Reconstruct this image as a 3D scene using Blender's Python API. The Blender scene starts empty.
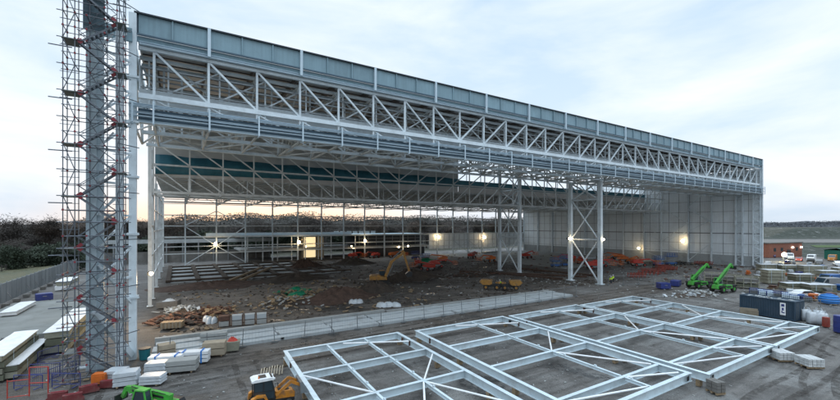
import bpy, math, random
import numpy as np
from mathutils import Vector, Matrix
R = math.radians
rnd = random.Random(7)
SC = bpy.context.scene
COL = SC.collection

# ------------------------------------------------------------------ mesh building
class MB:
    def __init__(s):
        s.v, s.f = [], []
    def add(s, vs, fs):
        n = len(s.v)
        s.v.extend([tuple(p) for p in vs])
        s.f.extend([tuple(n + i for i in f) for f in fs])
        return s
    def box(s, c, d, rz=0.0, ry=0.0, rx=0.0):
        hx, hy, hz = d[0] / 2, d[1] / 2, d[2] / 2
        vs = [Vector((x, y, z)) for z in (-hz, hz) for y in (-hy, hy) for x in (-hx, hx)]
        if rz or ry or rx:
            m = Matrix.Rotation(rz, 3, 'Z') @ Matrix.Rotation(ry, 3, 'Y') @ Matrix.Rotation(rx, 3, 'X')
            vs = [m @ p for p in vs]
        c = Vector(c)
        return s.add([p + c for p in vs], [(0, 2, 3, 1), (4, 5, 7, 6), (0, 1, 5, 4), (2, 6, 7, 3), (0, 4, 6, 2), (1, 3, 7, 5)])
    def frame(s, p, q, up=(0, 0, 1)):
        d = (Vector(q) - Vector(p)).normalized()
        u = Vector(up)
        if abs(d.dot(u)) > .99: u = Vector((1, 0, 0))
        a = d.cross(u).normalized()
        return d, a, a.cross(d).normalized()
    def sect(s, p, q, prof, up=(0, 0, 1), prof2=None):
        d, a, b = s.frame(p, q, up)
        p, q = Vector(p), Vector(q)
        n = len(prof)
        e = prof2 or prof
        vs = [p + a * x + b * y for x, y in prof] + [q + a * x + b * y for x, y in e]
        fs = [(i, (i + 1) % n, n + (i + 1) % n, n + i) for i in range(n)]
        fs += [tuple(range(n - 1, -1, -1)), tuple(range(n, 2 * n))]
        return s.add(vs, fs)
    def bar(s, p, q, w, h=None, up=(0, 0, 1)):
        h = h or w
        return s.sect(p, q, [(-w / 2, -h / 2), (w / 2, -h / 2), (w / 2, h / 2), (-w / 2, h / 2)], up)
    def ib(s, p, q, w, h, t=.035, up=(0, 0, 1)):
        W, H, k = w / 2, h / 2, t / 2
        return s.sect(p, q, [(-W, -H), (W, -H), (W, -H + t), (k, -H + t), (k, H - t), (W, H - t), (W, H), (-W, H), (-W, H - t), (-k, H - t), (-k, -H + t), (-W, -H + t)], up)
    def tube(s, p, q, r, n=8, r2=None):
        f = lambda R_: [(math.cos(2 * math.pi * i / n) * R_, math.sin(2 * math.pi * i / n) * R_) for i in range(n)]
        return s.sect(p, q, f(r), prof2=f(r if r2 is None else r2))
    def prism(s, prof, y0, y1, bev=0.0):
        # side profile (x,z) extruded in y, the two outer rims drawn in by bev
        n = len(prof)
        cx = sum(p[0] for p in prof) / n; cz = sum(p[1] for p in prof) / n
        def ring(y, k): return [(cx + (x - cx) * k, y, cz + (z - cz) * k) for x, z in prof]
        if bev:
            k = 1 - bev
            rings = [ring(y0, k), ring(y0 + (y1 - y0) * .08, 1), ring(y1 - (y1 - y0) * .08, 1), ring(y1, k)]
        else:
            rings = [ring(y0, 1), ring(y1, 1)]
        vs = [p for r_ in rings for p in r_]
        fs = []
        for j in range(len(rings) - 1):
            fs += [(j * n + i, j * n + (i + 1) % n, (j + 1) * n + (i + 1) % n, (j + 1) * n + i) for i in range(n)]
        m = (len(rings) - 1) * n
        fs += [tuple(range(n - 1, -1, -1)), tuple(range(m, m + n))]
        return s.add(vs, fs)
    def wheel(s, c, r, w, hub=.55):
        x, y, z = c
        n = 18
        prof = [(r * hub, -w / 2), (r * .93, -w / 2), (r, -w * .32), (r, w * .32), (r * .93, w / 2), (r * hub, w / 2)]
        vs = [(x + a * math.cos(2 * math.pi * i / n), y + b, z + a * math.sin(2 * math.pi * i / n)) for i in range(n) for a, b in prof]
        m = len(prof)
        fs = [(i * m + j, i * m + (j + 1) % m, ((i + 1) % n) * m + (j + 1) % m, ((i + 1) % n) * m + j) for i in range(n) for j in range(m)]
        return s.add(vs, fs)
    def mound(s, c, rx, ry, h, n=18, seed=0, rough=.3, rnd_=False):
        g = random.Random(seed)
        vs, fs = [], []
        rings = 6
        ph = [g.uniform(0, 6.28) for _ in range(4)]
        vs.append((c[0], c[1], c[2] + h))
        for k in range(1, rings + 1):
            t = k / rings
            for i in range(n):
                a = 2 * math.pi * i / n
                w = 1 + .16 * math.sin(2 * a + ph[0]) + .1 * math.sin(5 * a + ph[1])
                z = h * ((1 - t * t) ** .55 if rnd_ else .5 * (1 + math.cos(math.pi * t))) * (1 + g.uniform(-rough, rough)) if k < rings else -.15
                vs.append((c[0] + rx * t * w * math.cos(a) + g.uniform(-.03, .03) * rx, c[1] + ry * t * w * math.sin(a) + g.uniform(-.03, .03) * ry, c[2] + z))
        fs += [(0, 1 + i, 1 + (i + 1) % n) for i in range(n)]
        for k in range(rings - 1):
            o = 1 + k * n
            fs += [(o + i, o + n + i, o + n + (i + 1) % n, o + (i + 1) % n) for i in range(n)]
        return s.add(vs, fs)
    def build(s, name, mat, parent=None, smooth=False):
        me = bpy.data.meshes.new(name)
        me.from_pydata(s.v, [], s.f)
        me.update()
        if smooth:
            me.polygons.foreach_set('use_smooth', [True] * len(me.polygons))
        o = bpy.data.objects.new(name, me)
        COL.objects.link(o)
        if mat: me.materials.append(mat)
        if parent: o.parent = parent
        return o

def tag(o, label=None, cat=None, group=None, kind=None):
    if label: o['label'] = label
    if cat: o['category'] = cat
    if group: o['group'] = group
    if kind: o['kind'] = kind
    return o
def thing(name, label, cat, loc=(0, 0, 0), rz=0.0, group=None):
    o = bpy.data.objects.new(name, None)
    o.empty_display_size = .5
    COL.objects.link(o)
    o.location = loc
    o.rotation_euler = (0, 0, rz)
    return tag(o, label, cat, group)
def copy_tree(o, loc=None, rz=None, label=None, sc=None, parent=None):
    c = o.copy()
    COL.objects.link(c)
    if parent: c.parent = parent
    if loc is not None: c.location = loc
    if rz is not None: c.rotation_euler = (0, 0, rz)
    if label: c['label'] = label
    if sc: c.scale = sc if isinstance(sc, tuple) else (sc, sc, sc)
    for ch in list(o.children): copy_tree(ch, parent=c)
    return c

# ------------------------------------------------------------------ materials
def mat(name, c, rough=.6, metal=0.0, var=.18, scale=1.5, dirt=None, damt=.5, dscale=.6, bump=0.0, bscale=20, spec=.4, detail=6, orand=.0, streak=0.0):
    m = bpy.data.materials.new(name); m.use_nodes = True
    nt = m.node_tree; N, L = nt.nodes, nt.links
    b = N['Principled BSDF']
    tc = N.new('ShaderNodeTexCoord')
    n1 = N.new('ShaderNodeTexNoise'); n1.inputs['Scale'].default_value = scale; n1.inputs['Detail'].default_value = detail
    n1.inputs['Roughness'].default_value = .65
    L.new(tc.outputs['Object'], n1.inputs['Vector'])
    r = N.new('ShaderNodeValToRGB')
    r.color_ramp.elements[0].position = .3; r.color_ramp.elements[1].position = .7
    r.color_ramp.elements[0].color = tuple(x * (1 - var) for x in c) + (1,)
    r.color_ramp.elements[1].color = tuple(min(1, x * (1 + var)) for x in c) + (1,)
    L.new(n1.outputs['Fac'], r.inputs['Fac'])
    out = r.outputs['Color']
    if dirt:
        n2 = N.new('ShaderNodeTexNoise'); n2.inputs['Scale'].default_value = dscale; n2.inputs['Detail'].default_value = 8
        n2.inputs['Roughness'].default_value = .7
        L.new(tc.outputs['Object'], n2.inputs['Vector'])
        mr = N.new('ShaderNodeMapRange'); mr.inputs['From Min'].default_value = .48; mr.inputs['From Max'].default_value = .68; mr.inputs['To Max'].default_value = damt
        L.new(n2.outputs['Fac'], mr.inputs['Value'])
        mx = N.new('ShaderNodeMix'); mx.data_type = 'RGBA'
        L.new(mr.outputs['Result'], mx.inputs['Factor']); L.new(out, mx.inputs['A']); mx.inputs['B'].default_value = tuple(dirt) + (1,)
        out = mx.outputs['Result']
    if streak:
        mpn = N.new('ShaderNodeMapping'); mpn.inputs['Scale'].default_value = (2.2, 2.2, .12); L.new(tc.outputs['Object'], mpn.inputs['Vector'])
        n4 = N.new('ShaderNodeTexNoise'); n4.inputs['Scale'].default_value = 1.5; n4.inputs['Detail'].default_value = 6; L.new(mpn.outputs['Vector'], n4.inputs['Vector'])
        m4 = N.new('ShaderNodeMapRange'); m4.inputs['From Min'].default_value = .3; m4.inputs['From Max'].default_value = .75; m4.inputs['To Min'].default_value = 1 + streak * .5; m4.inputs['To Max'].default_value = 1 - streak
        L.new(n4.outputs['Fac'], m4.inputs['Value'])
        h4 = N.new('ShaderNodeHueSaturation'); L.new(m4.outputs['Result'], h4.inputs['Value']); L.new(out, h4.inputs['Color']); out = h4.outputs['Color']
    if orand:
        oi = N.new('ShaderNodeObjectInfo')
        m5 = N.new('ShaderNodeMapRange'); m5.inputs['To Min'].default_value = 1 - orand; m5.inputs['To Max'].default_value = 1 + orand
        L.new(oi.outputs['Random'], m5.inputs['Value'])
        h5 = N.new('ShaderNodeHueSaturation'); L.new(m5.outputs['Result'], h5.inputs['Value']); L.new(out, h5.inputs['Color']); out = h5.outputs['Color']
    L.new(out, b.inputs['Base Color'])
    b.inputs['Roughness'].default_value = rough; b.inputs['Metallic'].default_value = metal
    b.inputs['Specular IOR Level'].default_value = spec
    if bump:
        n3 = N.new('ShaderNodeTexNoise'); n3.inputs['Scale'].default_value = bscale; n3.inputs['Detail'].default_value = 5
        L.new(tc.outputs['Object'], n3.inputs['Vector'])
        bp = N.new('ShaderNodeBump'); bp.inputs['Strength'].default_value = bump; bp.inputs['Distance'].default_value = .05
        L.new(n3.outputs['Fac'], bp.inputs['Height']); L.new(bp.outputs['Normal'], b.inputs['Normal'])
    return m
def emit(name, c, s):
    m = bpy.data.materials.new(name); m.use_nodes = True
    nt = m.node_tree
    b = nt.nodes['Principled BSDF']
    b.inputs['Base Color'].default_value = c + (1,)
    b.inputs['Emission Color'].default_value = c + (1,)
    b.inputs['Emission Strength'].default_value = s
    return m
DUST = (.10, .085, .07)
M = dict(
    steel=mat('painted_steel', (.62, .69, .73), .5, 0, .07, .8, (.26, .29, .30), .4, .5, orand=.08),
    col_blue=mat('blue_grey_steel', (.46, .55, .60), .5, 0, .08, .6, (.34, .41, .45), .4, .5, streak=.12),
    steel_in=mat('primed_steel', (.60, .64, .65), .55, 0, .1, .8, (.2, .2, .19), .45, .5, orand=.12),
    beam=mat('white_beam_paint', (.54, .63, .67), .45, 0, .06, .7, (.32, .33, .33), .5, .9, orand=.08),
    rail=mat('blue_white_rail', (.52, .63, .70), .4, .1, .08, .6),
    fascia=mat('blue_grey_panel', (.22, .335, .39), .5, 0, .07, .35, (.16, .24, .28), .5, .25, orand=.09, streak=.12),
    fascia_dark=mat('dark_blue_panel', (.08, .13, .17), .5, 0, .12, .5),
    coping=mat('dark_trim', (.025, .035, .045), .5),
    deck=mat('roof_liner', (.56, .55, .54), .7, 0, .15, .12, (.24, .23, .21), .6, .08),
    rafter=mat('dark_rafter', (.17, .15, .14), .7),
    clad=mat('liner_panel', (.76, .82, .85), .5, 0, .05, .2, (.58, .59, .58), .4, .15, streak=.10),
    joint=mat('panel_joint_strip', (.22, .23, .24), .6),
    clere=mat('grey_cladding', (.46, .49, .50), .6, 0, .08, .3),
    teal=mat('teal_membrane', (.03, .14, .19), .5, 0, .25, .4, (.06, .20, .25), .4, .2, .5, 2),
    conc=mat('concrete', (.30, .31, .30), .85, 0, .12, .6, (.17, .165, .15), .6, .35, .25, 8),
    conc_w=mat('pale_concrete', (.36, .39, .40), .8, 0, .14, .5, (.19, .19, .18), .7, .5, .2, 6),
    conc_d=mat('dark_concrete', (.15, .145, .135), .9, 0, .2, .5, (.08, .07, .06), .6, .4, .3, 6),
    soil=mat('dark_soil', (.055, .042, .033), .95, 0, .4, 1.2, (.10, .075, .055), .5, .8, .8, 3),
    redsoil=mat('red_soil', (.075, .046, .034), .95, 0, .4, 1.2, (.035, .024, .018), .6, .8, .8, 3),
    galv=mat('galvanised_steel', (.20, .22, .23), .45, .6, .15, 3),
    scaf=mat('scaffold_tube', (.13, .145, .165), .5, .6, .2, 3),
    scafred=mat('red_paint_tube', (.22, .03, .04), .5, 0, .2, 3),
    board=mat('scaffold_board', (.15, .16, .15), .8, 0, .25, 2),
    net=mat('debris_net', (.09, .14, .17), .7, 0, .3, 2),
    wood=mat('timber', (.26, .19, .115), .8, 0, .3, 3, (.10, .075, .05), .6, 2),
    ply=mat('plywood', (.32, .27, .20), .8, 0, .2, 2, (.16, .14, .11), .6, 1),
    rust=mat('rusty_steel', (.105, .055, .038), .85, 0, .4, 3, (.05, .035, .03), .6, 2, .4, 10),
    red=mat('red_paint', (.42, .035, .02), .45, 0, .15, 2, DUST, .5, 1.5),
    dullred=mat('weathered_red_paint', (.26, .045, .03), .6, 0, .25, 2, DUST, .6, 2),
    darkred=mat('faded_red_plastic', (.15, .028, .03), .6, 0, .25, 2, DUST, .6, 2),
    pad=mat('weathered_concrete', (.20, .21, .20), .85, 0, .14, .3, (.12, .12, .105), .6, .2, .25, 8),
    orange=mat('orange_paint', (.55, .13, .02), .45, 0, .15, 2, DUST, .5, 1.5),
    blue=mat('blue_paint', (.02, .10, .30), .45, 0, .15, 2, DUST, .4, 1.5),
    navy=mat('navy_paint', (.02, .035, .17), .45, 0, .15, 2, DUST, .3, 1.5),
    brightblue=mat('bright_blue_plastic', (.02, .17, .50), .5, 0, .15, 1),
    green=mat('bright_green_paint', (.05, .33, .04), .45, 0, .2, 2, DUST, .7, 2.2),
    dgreen=mat('green_sheet', (.01, .20, .10), .6, 0, .3, 1.5, (.02, .09, .06), .5, 1.2),
    mudyellow=mat('muddy_yellow_paint', (.30, .15, .03), .6, 0, .3, 2, DUST, .8, 1.6),  # base yellow darkened for the shade under the roof, with real dust patches
    yellow=mat('yellow_paint', (.44, .17, .018), .45, 0, .2, 2, DUST, .75, 2.2),
    hivis=mat('hi_vis_fabric', (.48, .75, .03), .7, 0, .1, 5),
    cloth=mat('dark_work_cloth', (.03, .035, .05), .9),
    skin=mat('skin', (.5, .3, .22), .6),
    white=mat('white_paint', (.74, .76, .77), .45, 0, .06, 1, (.4, .4, .38), .45, 1.2, orand=.08),
    sheet=mat('white_plastic_sheet', (.46, .50, .53), .35, 0, .1, 2, (.33, .34, .33), .5, 1.5, .5, 4),
    pack=mat('insulation_pack', (.25, .245, .19), .8, 0, .15, 1, (.15, .15, .11), .5, 1.5, orand=.2),
    packd=mat('olive_pack', (.115, .12, .085), .8, 0, .2, 1, orand=.2),
    tyre=mat('tyre_rubber', (.02, .02, .02), .85, 0, .3, 5, DUST, .5, 4),
    black=mat('black_paint', (.018, .02, .022), .5),
    glass=mat('dark_glass', (.02, .035, .045), .08, 0, .1, 1, spec=.8),
    grey=mat('grey_paint', (.20, .21, .215), .5, 0, .1, 2),
    hoard=mat('grey_hoarding', (.26, .285, .30), .55, 0, .1, .3, (.19, .205, .215), .6, .3, streak=.15),
    contain=mat('dark_blue_container_paint', (.025, .052, .082), .5, 0, .15, .8, (.05, .06, .07), .5, .8),
    brick=mat('red_brick', (.22, .085, .055), .85, 0, .25, 2),
    shed=mat('green_shed_sheet', (.012, .12, .085), .6, 0, .12, .6),
    bark=mat('bark', (.05, .042, .038), .9),
    twig=mat('bare_twigs', (.058, .050, .044), .9, 0, .35, .35),
    twig2=mat('brown_twigs', (.075, .058, .046), .9, 0, .35, .35),
    ever=mat('evergreen_leaves', (.030, .042, .026), .85, 0, .4, .35),
    lamp=emit('lit_lamp', (1.0, .80, .50), 26),
    lampw=emit('lit_white_lamp', (1.0, .93, .62), 40),
    glow=emit('lit_room', (1.0, .78, .45), .7),
    head=emit('lit_headlight', (1.0, .95, .85), 9),
)

# ------------------------------------------------------------------ camera
CU, CV, CH = 3.65, -47.55, 13.0
rx, ry = .8484, -.5294            # camera right in plan
fx, fy = .5294, .8484             # camera forward in plan
cam = bpy.data.cameras.new('camera'); camo = bpy.data.objects.new('camera', cam); COL.objects.link(camo)
cam.sensor_width = 36; cam.lens = 390 / 840 * 36; cam.shift_y = 26 / 840; cam.clip_end = 6000; cam.clip_start = .1
camo.matrix_world = Matrix(((rx, 0, -fx, CU), (ry, 0, -fy, CV), (0, 1, 0, CH), (0, 0, 0, 1)))
SC.camera = camo
def cz(X, Z):                      # metres right of / ahead of the drone -> plan
    return CU + X * rx + Z * fx, CV + X * ry + Z * fy
YAW = math.atan2(ry, rx)           # direction "to the right" seen from the drone

# ------------------------------------------------------------------ world
w = bpy.data.worlds.new('World'); SC.world = w; w.use_nodes = True
nt = w.node_tree; N, L = nt.nodes, nt.links
for n in list(N): N.remove(n)
out = N.new('ShaderNodeOutputWorld')
SUN_EL, sun_xy = R(5), cz(-.40, 1.0)
sd = Vector((sun_xy[0] - CU, sun_xy[1] - CV)).normalized()
sky = N.new('ShaderNodeTexSky'); sky.sky_type = 'NISHITA'; sky.sun_disc = False; sky.sun_elevation = SUN_EL
sky.sun_rotation = math.atan2(sd.x, sd.y); sky.dust_density = 2.0
b1 = N.new('ShaderNodeBackground'); b1.inputs['Strength'].default_value = .15
L.new(sky.outputs['Color'], b1.inputs['Color'])
tc = N.new('ShaderNodeTexCoord')
sep = N.new('ShaderNodeSeparateXYZ'); L.new(tc.outputs['Generated'], sep.inputs['Vector'])
# elevation gradient of the cloud sheet
el = N.new('ShaderNodeValToRGB'); cr = el.color_ramp
cr.elements[0].position = 0.0; cr.elements[0].color = (.75, .76, .79, 1)
cr.elements[1].position = 1.0; cr.elements[1].color = (2.1, 2.3, 2.5, 1)
for p, c in ((.08, (.79, .82, .86)), (.22, (.78, .83, .89)), (.50, (.66, .75, .83)), (.62, (1.2, 1.35, 1.5))):
    e = cr.elements.new(p); e.color = c + (1,)
L.new(sep.outputs['Z'], el.inputs['Fac'])
# cloud texture, flattened towards the horizon
mp = N.new('ShaderNodeMapping'); mp.inputs['Scale'].default_value = (1.0, 1.0, 3.4)
L.new(tc.outputs['Generated'], mp.inputs['Vector'])
cn = N.new('ShaderNodeTexNoise'); cn.inputs['Scale'].default_value = 2.3; cn.inputs['Detail'].default_value = 9; cn.inputs['Roughness'].default_value = .55
cn.inputs['Distortion'].default_value = .35
L.new(mp.outputs['Vector'], cn.inputs['Vector'])
cmr = N.new('ShaderNodeMapRange'); cmr.inputs['From Min'].default_value = .36; cmr.inputs['From Max'].default_value = .66
L.new(cn.outputs['Fac'], cmr.inputs['Value'])
gap = N.new('ShaderNodeMix'); gap.data_type = 'RGBA'; gap.blend_type = 'MULTIPLY'
gap.inputs['Factor'].default_value = 1
L.new(el.outputs['Color'], gap.inputs['A'])
cc = N.new('ShaderNodeMix'); cc.data_type = 'RGBA'
cc.inputs['A'].default_value = (.71, .82, .92, 1); cc.inputs['B'].default_value = (1.06, 1.04, 1.02, 1)
L.new(cmr.outputs['Result'], cc.inputs['Factor']); L.new(cc.outputs['Result'], gap.inputs['B'])
# warm glow of the low sun in the cloud near the horizon
dv = N.new('ShaderNodeVectorMath'); dv.operation = 'DOT_PRODUCT'; L.new(tc.outputs['Generated'], dv.inputs[0])
dv.inputs[1].default_value = (sd.x, sd.y, 0.0)
dm = N.new('ShaderNodeMapRange'); dm.interpolation_type = 'SMOOTHSTEP'; dm.inputs['From Min'].default_value = .90; dm.inputs['From Max'].default_value = 1.0
L.new(dv.outputs['Value'], dm.inputs['Value'])
ze = N.new('ShaderNodeMapRange'); ze.interpolation_type = 'SMOOTHSTEP'; ze.inputs['From Min'].default_value = .095; ze.inputs['From Max'].default_value = -.02
L.new(sep.outputs['Z'], ze.inputs['Value'])
wm = N.new('ShaderNodeMath'); wm.operation = 'MULTIPLY'; L.new(dm.outputs['Result'], wm.inputs[0]); L.new(ze.outputs['Result'], wm.inputs[1])
wf = N.new('ShaderNodeMix'); wf.data_type = 'RGBA'; L.new(wm.outputs['Value'], wf.inputs['Factor'])
L.new(gap.outputs['Result'], wf.inputs['A']); wf.inputs['B'].default_value = (1.0, .69, .46, 1)
b2 = N.new('ShaderNodeBackground'); b2.inputs['Strength'].default_value = 1.0
L.new(wf.outputs['Result'], b2.inputs['Color'])
ms = N.new('ShaderNodeMixShader'); ms.inputs['Fac'].default_value = .96
L.new(b1.outputs[0], ms.inputs[1]); L.new(b2.outputs[0], ms.inputs[2]); L.new(ms.outputs[0], out.inputs['Surface'])

sl = bpy.data.lights.new('sun', 'SUN'); sl.energy = .5; sl.angle = R(14); sl.color = (1, .82, .62)
so = bpy.data.objects.new('sun', sl); COL.objects.link(so)
so.rotation_euler = Vector((sd.x * math.cos(SUN_EL), sd.y * math.cos(SUN_EL), math.sin(SUN_EL))).to_track_quat('Z', 'Y').to_euler()
SC.view_settings.view_transform = 'Standard'; SC.view_settings.look = 'None'; SC.view_settings.exposure = .40; SC.view_settings.gamma = 1
SC.view_settings.use_curve_mapping = False
SC.cycles.max_bounces = 6; SC.cycles.use_denoising = True

# ------------------------------------------------------------------ ground
def sm(a, b, x):
    t = np.clip((x - a) / (b - a), 0, 1); return t * t * (3 - 2 * t)
_g = np.random.RandomState(3); _T = _g.rand(256, 256)
def vn(x, y):
    xi, yi = np.floor(x).astype(int), np.floor(y).astype(int); fx_, fy_ = x - xi, y - yi
    fx_ = fx_ * fx_ * (3 - 2 * fx_); fy_ = fy_ * fy_ * (3 - 2 * fy_)
    g = lambda a, b: _T[a % 256, b % 256]
    return (g(xi, yi) * (1 - fx_) + g(xi + 1, yi) * fx_) * (1 - fy_) + (g(xi, yi + 1) * (1 - fx_) + g(xi + 1, yi + 1) * fx_) * fy_
def height(u, v):
    u = np.asarray(u, float); v = np.asarray(v, float)
    X = (u - CU) * rx + (v - CV) * ry; Z = (u - CU) * fx + (v - CV) * fy
    n = (vn(u * .9, v * .9) - .5) * .16 + (vn(u * .31 + 9, v * .31) - .5) * .3
    inside = sm(4.6, 7, v) * (1 - sm(95, 99, v)) * sm(.5, 3, u) * (1 - sm(92, 98, u))
    h = n * (.10 + .75 * inside) - .10
    left = 1 - sm(-26, -21.5, u)
    h = h + left * (1.3 + 1.2 * (vn(u * .05, v * .05) - .5))
    h = h + 10.5 * sm(440, 500, Z) * sm(60, 140, X) + 3.5 * sm(500, 900, Z)
    return h
a = np.concatenate([[-3000, -2000, -1200, -800, -500, -350, -250, -180, -130, -100, -75, -55, -42], np.arange(-34, 170, .8), np.arange(171, 260, 3), np.arange(265, 700, 15), [720, 800, 1000, 1400, 2000, 3000]])
b = np.concatenate([[-1500, -700, -300, -150, -90, -70, -58], np.arange(-50, 106, .8), np.arange(107, 200, 3), np.arange(205, 600, 15), [640, 720, 900, 1200, 1700, 2400, 3200, 4000]])
UU, VV = np.meshgrid(a, b)
HH = height(UU, VV)
gv = np.stack([UU.ravel(), VV.ravel(), HH.ravel()], 1)
nx, ny = len(a), len(b)
idx = np.arange(nx * ny).reshape(ny, nx)
gf = np.stack([idx[:-1, :-1].ravel(), idx[:-1, 1:].ravel(), idx[1:, 1:].ravel(), idx[1:, :-1].ravel()], 1)
me = bpy.data.meshes.new('ground'); me.from_pydata(gv.tolist(), [], gf.tolist()); me.update()
me.polygons.foreach_set('use_smooth', [True] * len(me.polygons))
ground = bpy.data.objects.new('ground', me); COL.objects.link(ground); tag(ground, kind='structure')

def ground_mat():
    m = bpy.data.materials.new('site_ground'); m.use_nodes = True
    nt = m.node_tree; N, L = nt.nodes, nt.links; b = N['Principled BSDF']
    tc = N.new('ShaderNodeTexCoord'); P = tc.outputs['Object']
    sp = N.new('ShaderNodeSeparateXYZ'); L.new(P, sp.inputs[0])
    def noise(s, d=8, r=.65, dist=0.0):
        n = N.new('ShaderNodeTexNoise'); n.inputs['Scale'].default_value = s; n.inputs['Detail'].default_value = d; n.inputs['Roughness'].default_value = r
        n.inputs['Distortion'].default_value = dist
        L.new(P, n.inputs['Vector']); return n.outputs['Fac']
    def mr(x, a0, a1, b0=0.0, b1=1.0):
        n = N.new('ShaderNodeMapRange'); n.interpolation_type = 'SMOOTHSTEP'
        for k, v_ in zip(('From Min', 'From Max', 'To Min', 'To Max'), (a0, a1, b0, b1)): n.inputs[k].default_value = v_
        L.new(x, n.inputs['Value']); return n.outputs['Result']
    def mul(x, y):
        n = N.new('ShaderNodeMath'); n.operation = 'MULTIPLY'; L.new(x, n.inputs[0])
        if isinstance(y, (int, float)): n.inputs[1].default_value = y
        else: L.new(y, n.inputs[1])
        return n.outputs[0]
    def addn(x, y, k):
        n = N.new('ShaderNodeMath'); n.operation = 'MULTIPLY_ADD'; L.new(y, n.inputs[0]); n.inputs[1].default_value = k; L.new(x, n.inputs[2]); return n.outputs[0]
    def mix(f, A, B):
        n = N.new('ShaderNodeMix'); n.data_type = 'RGBA'
        L.new(f, n.inputs['Factor'])
        for k, c in (('A', A), ('B', B)):
            if isinstance(c, tuple): n.inputs[k].default_value = c + (1,)
            else: L.new(c, n.inputs[k])
        return n.outputs['Result']
    big, midn, fine, speck = noise(.045, 6), noise(.28, 9, .7, .6), noise(2.2, 8, .75), noise(9, 4, .8)
    yard = mix(mr(midn, .38, .62), (.080, .075, .069), (.146, .139, .131))
    yard = mix(mul(mr(noise(.11, 7, .6, .8), .5, .64), .75), yard, (.20, .20, .192))        # dry crushed stone
    yard = mix(mul(mr(noise(.19, 6, .7, 1.2), .58, .70), .8), yard, (.055, .047, .041))       # damp mud
    earth = mix(mr(midn, .36, .64), (.040, .035, .031), (.135, .120, .104))
    earth = mix(mul(mr(noise(.10, 6, .6, .8), .52, .68), .8), earth, (.165, .152, .136))
    vw = addn(sp.outputs['Y'], midn, 6)
    uw = addn(sp.outputs['X'], midn, 10)
    inner = mul(mul(mr(vw, 6, 10), mr(vw, 112, 104)), mul(mr(uw, 3, 6), mr(uw, 118, 100)))
    c = mix(inner, yard, earth)
    path = mul(mul(mr(vw, 27, 30), mr(vw, 43, 39)), mul(mr(uw, 5, 9), mr(uw, 44, 34)))
    c = mix(mul(path, .75), c, (.165, .145, .125))
    # long wheel tracks along the front of the building
    tr = N.new('ShaderNodeTexWave'); tr.inputs['Scale'].default_value = .33; tr.inputs['Distortion'].default_value = 5; tr.inputs['Detail'].default_value = 3; tr.inputs['Detail Scale'].default_value = .25
    tr.bands_direction = 'Y'; L.new(P, tr.inputs['Vector'])
    road = mul(mr(vw, -7, -3), mr(vw, 4, 1))
    c = mix(mul(mul(mr(tr.outputs['Fac'], .6, .95), .3), mr(big, .4, .62)), c, (.045, .038, .032))
    c = mix(mul(road, .5), c, (.085, .066, .05))
    mps = N.new('ShaderNodeMapping'); mps.inputs['Scale'].default_value = (.06, 1.0, 1); mps.inputs['Rotation'].default_value = (0, 0, .12); L.new(P, mps.inputs['Vector'])
    ns = N.new('ShaderNodeTexNoise'); ns.inputs['Scale'].default_value = .9; ns.inputs['Detail'].default_value = 7; ns.inputs['Roughness'].default_value = .6; ns.inputs['Distortion'].default_value = .4; L.new(mps.outputs['Vector'], ns.inputs['Vector'])
    c = mix(mul(mr(ns.outputs['Fac'], .52, .66), .55), c, (.048, .041, .036))
    c = mix(mul(mr(ns.outputs['Fac'], .46, .34), .35), c, (.19, .18, .165))
    pud = mul(mr(noise(.16, 5, .5, .5), .60, .66), mr(noise(.9, 4), .4, .55))
    c = mix(mul(pud, .7), c, (.030, .027, .025))
    # grass outside the site
    grass = mix(mr(midn, .35, .65), (.055, .062, .030), (.115, .105, .062))
    gm = mr(uw, -17, -21)
    c = mix(gm, c, grass)
    far = mr(addn(sp.outputs['X'], midn, 30), 236, 250)
    field = mix(mr(midn, .35, .65), (.011, .018, .010), (.020, .028, .016))
    c = mix(far, c, field)
    behind = mr(vw, 120, 128)
    c = mix(behind, c, (.05, .05, .035))
    c = mix(mr(fine, .3, .72), mix(mr(fine, .2, .5), (0.0, 0.0, 0.0), c), c)
    hs = N.new('ShaderNodeHueSaturation'); L.new(c, hs.inputs['Color'])
    L.new(mr(speck, .25, .75, .62, 1.38), hs.inputs['Value'])
    L.new(hs.outputs['Color'], b.inputs['Base Color'])
    rg = N.new('ShaderNodeMix'); L.new(pud, rg.inputs['Factor']); L.new(mr(midn, .35, .7, .6, .95), rg.inputs['A']); rg.inputs['B'].default_value = .12; L.new(rg.outputs['Result'], b.inputs['Roughness'])
    b.inputs['Specular IOR Level'].default_value = .3
    bp = N.new('ShaderNodeBump'); bp.inputs['Strength'].default_value = .7; bp.inputs['Distance'].default_value = .12
    L.new(addn(fine, speck, .5), bp.inputs['Height']); L.new(bp.outputs['Normal'], b.inputs['Normal'])
    return m
me.materials.append(ground_mat())

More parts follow.
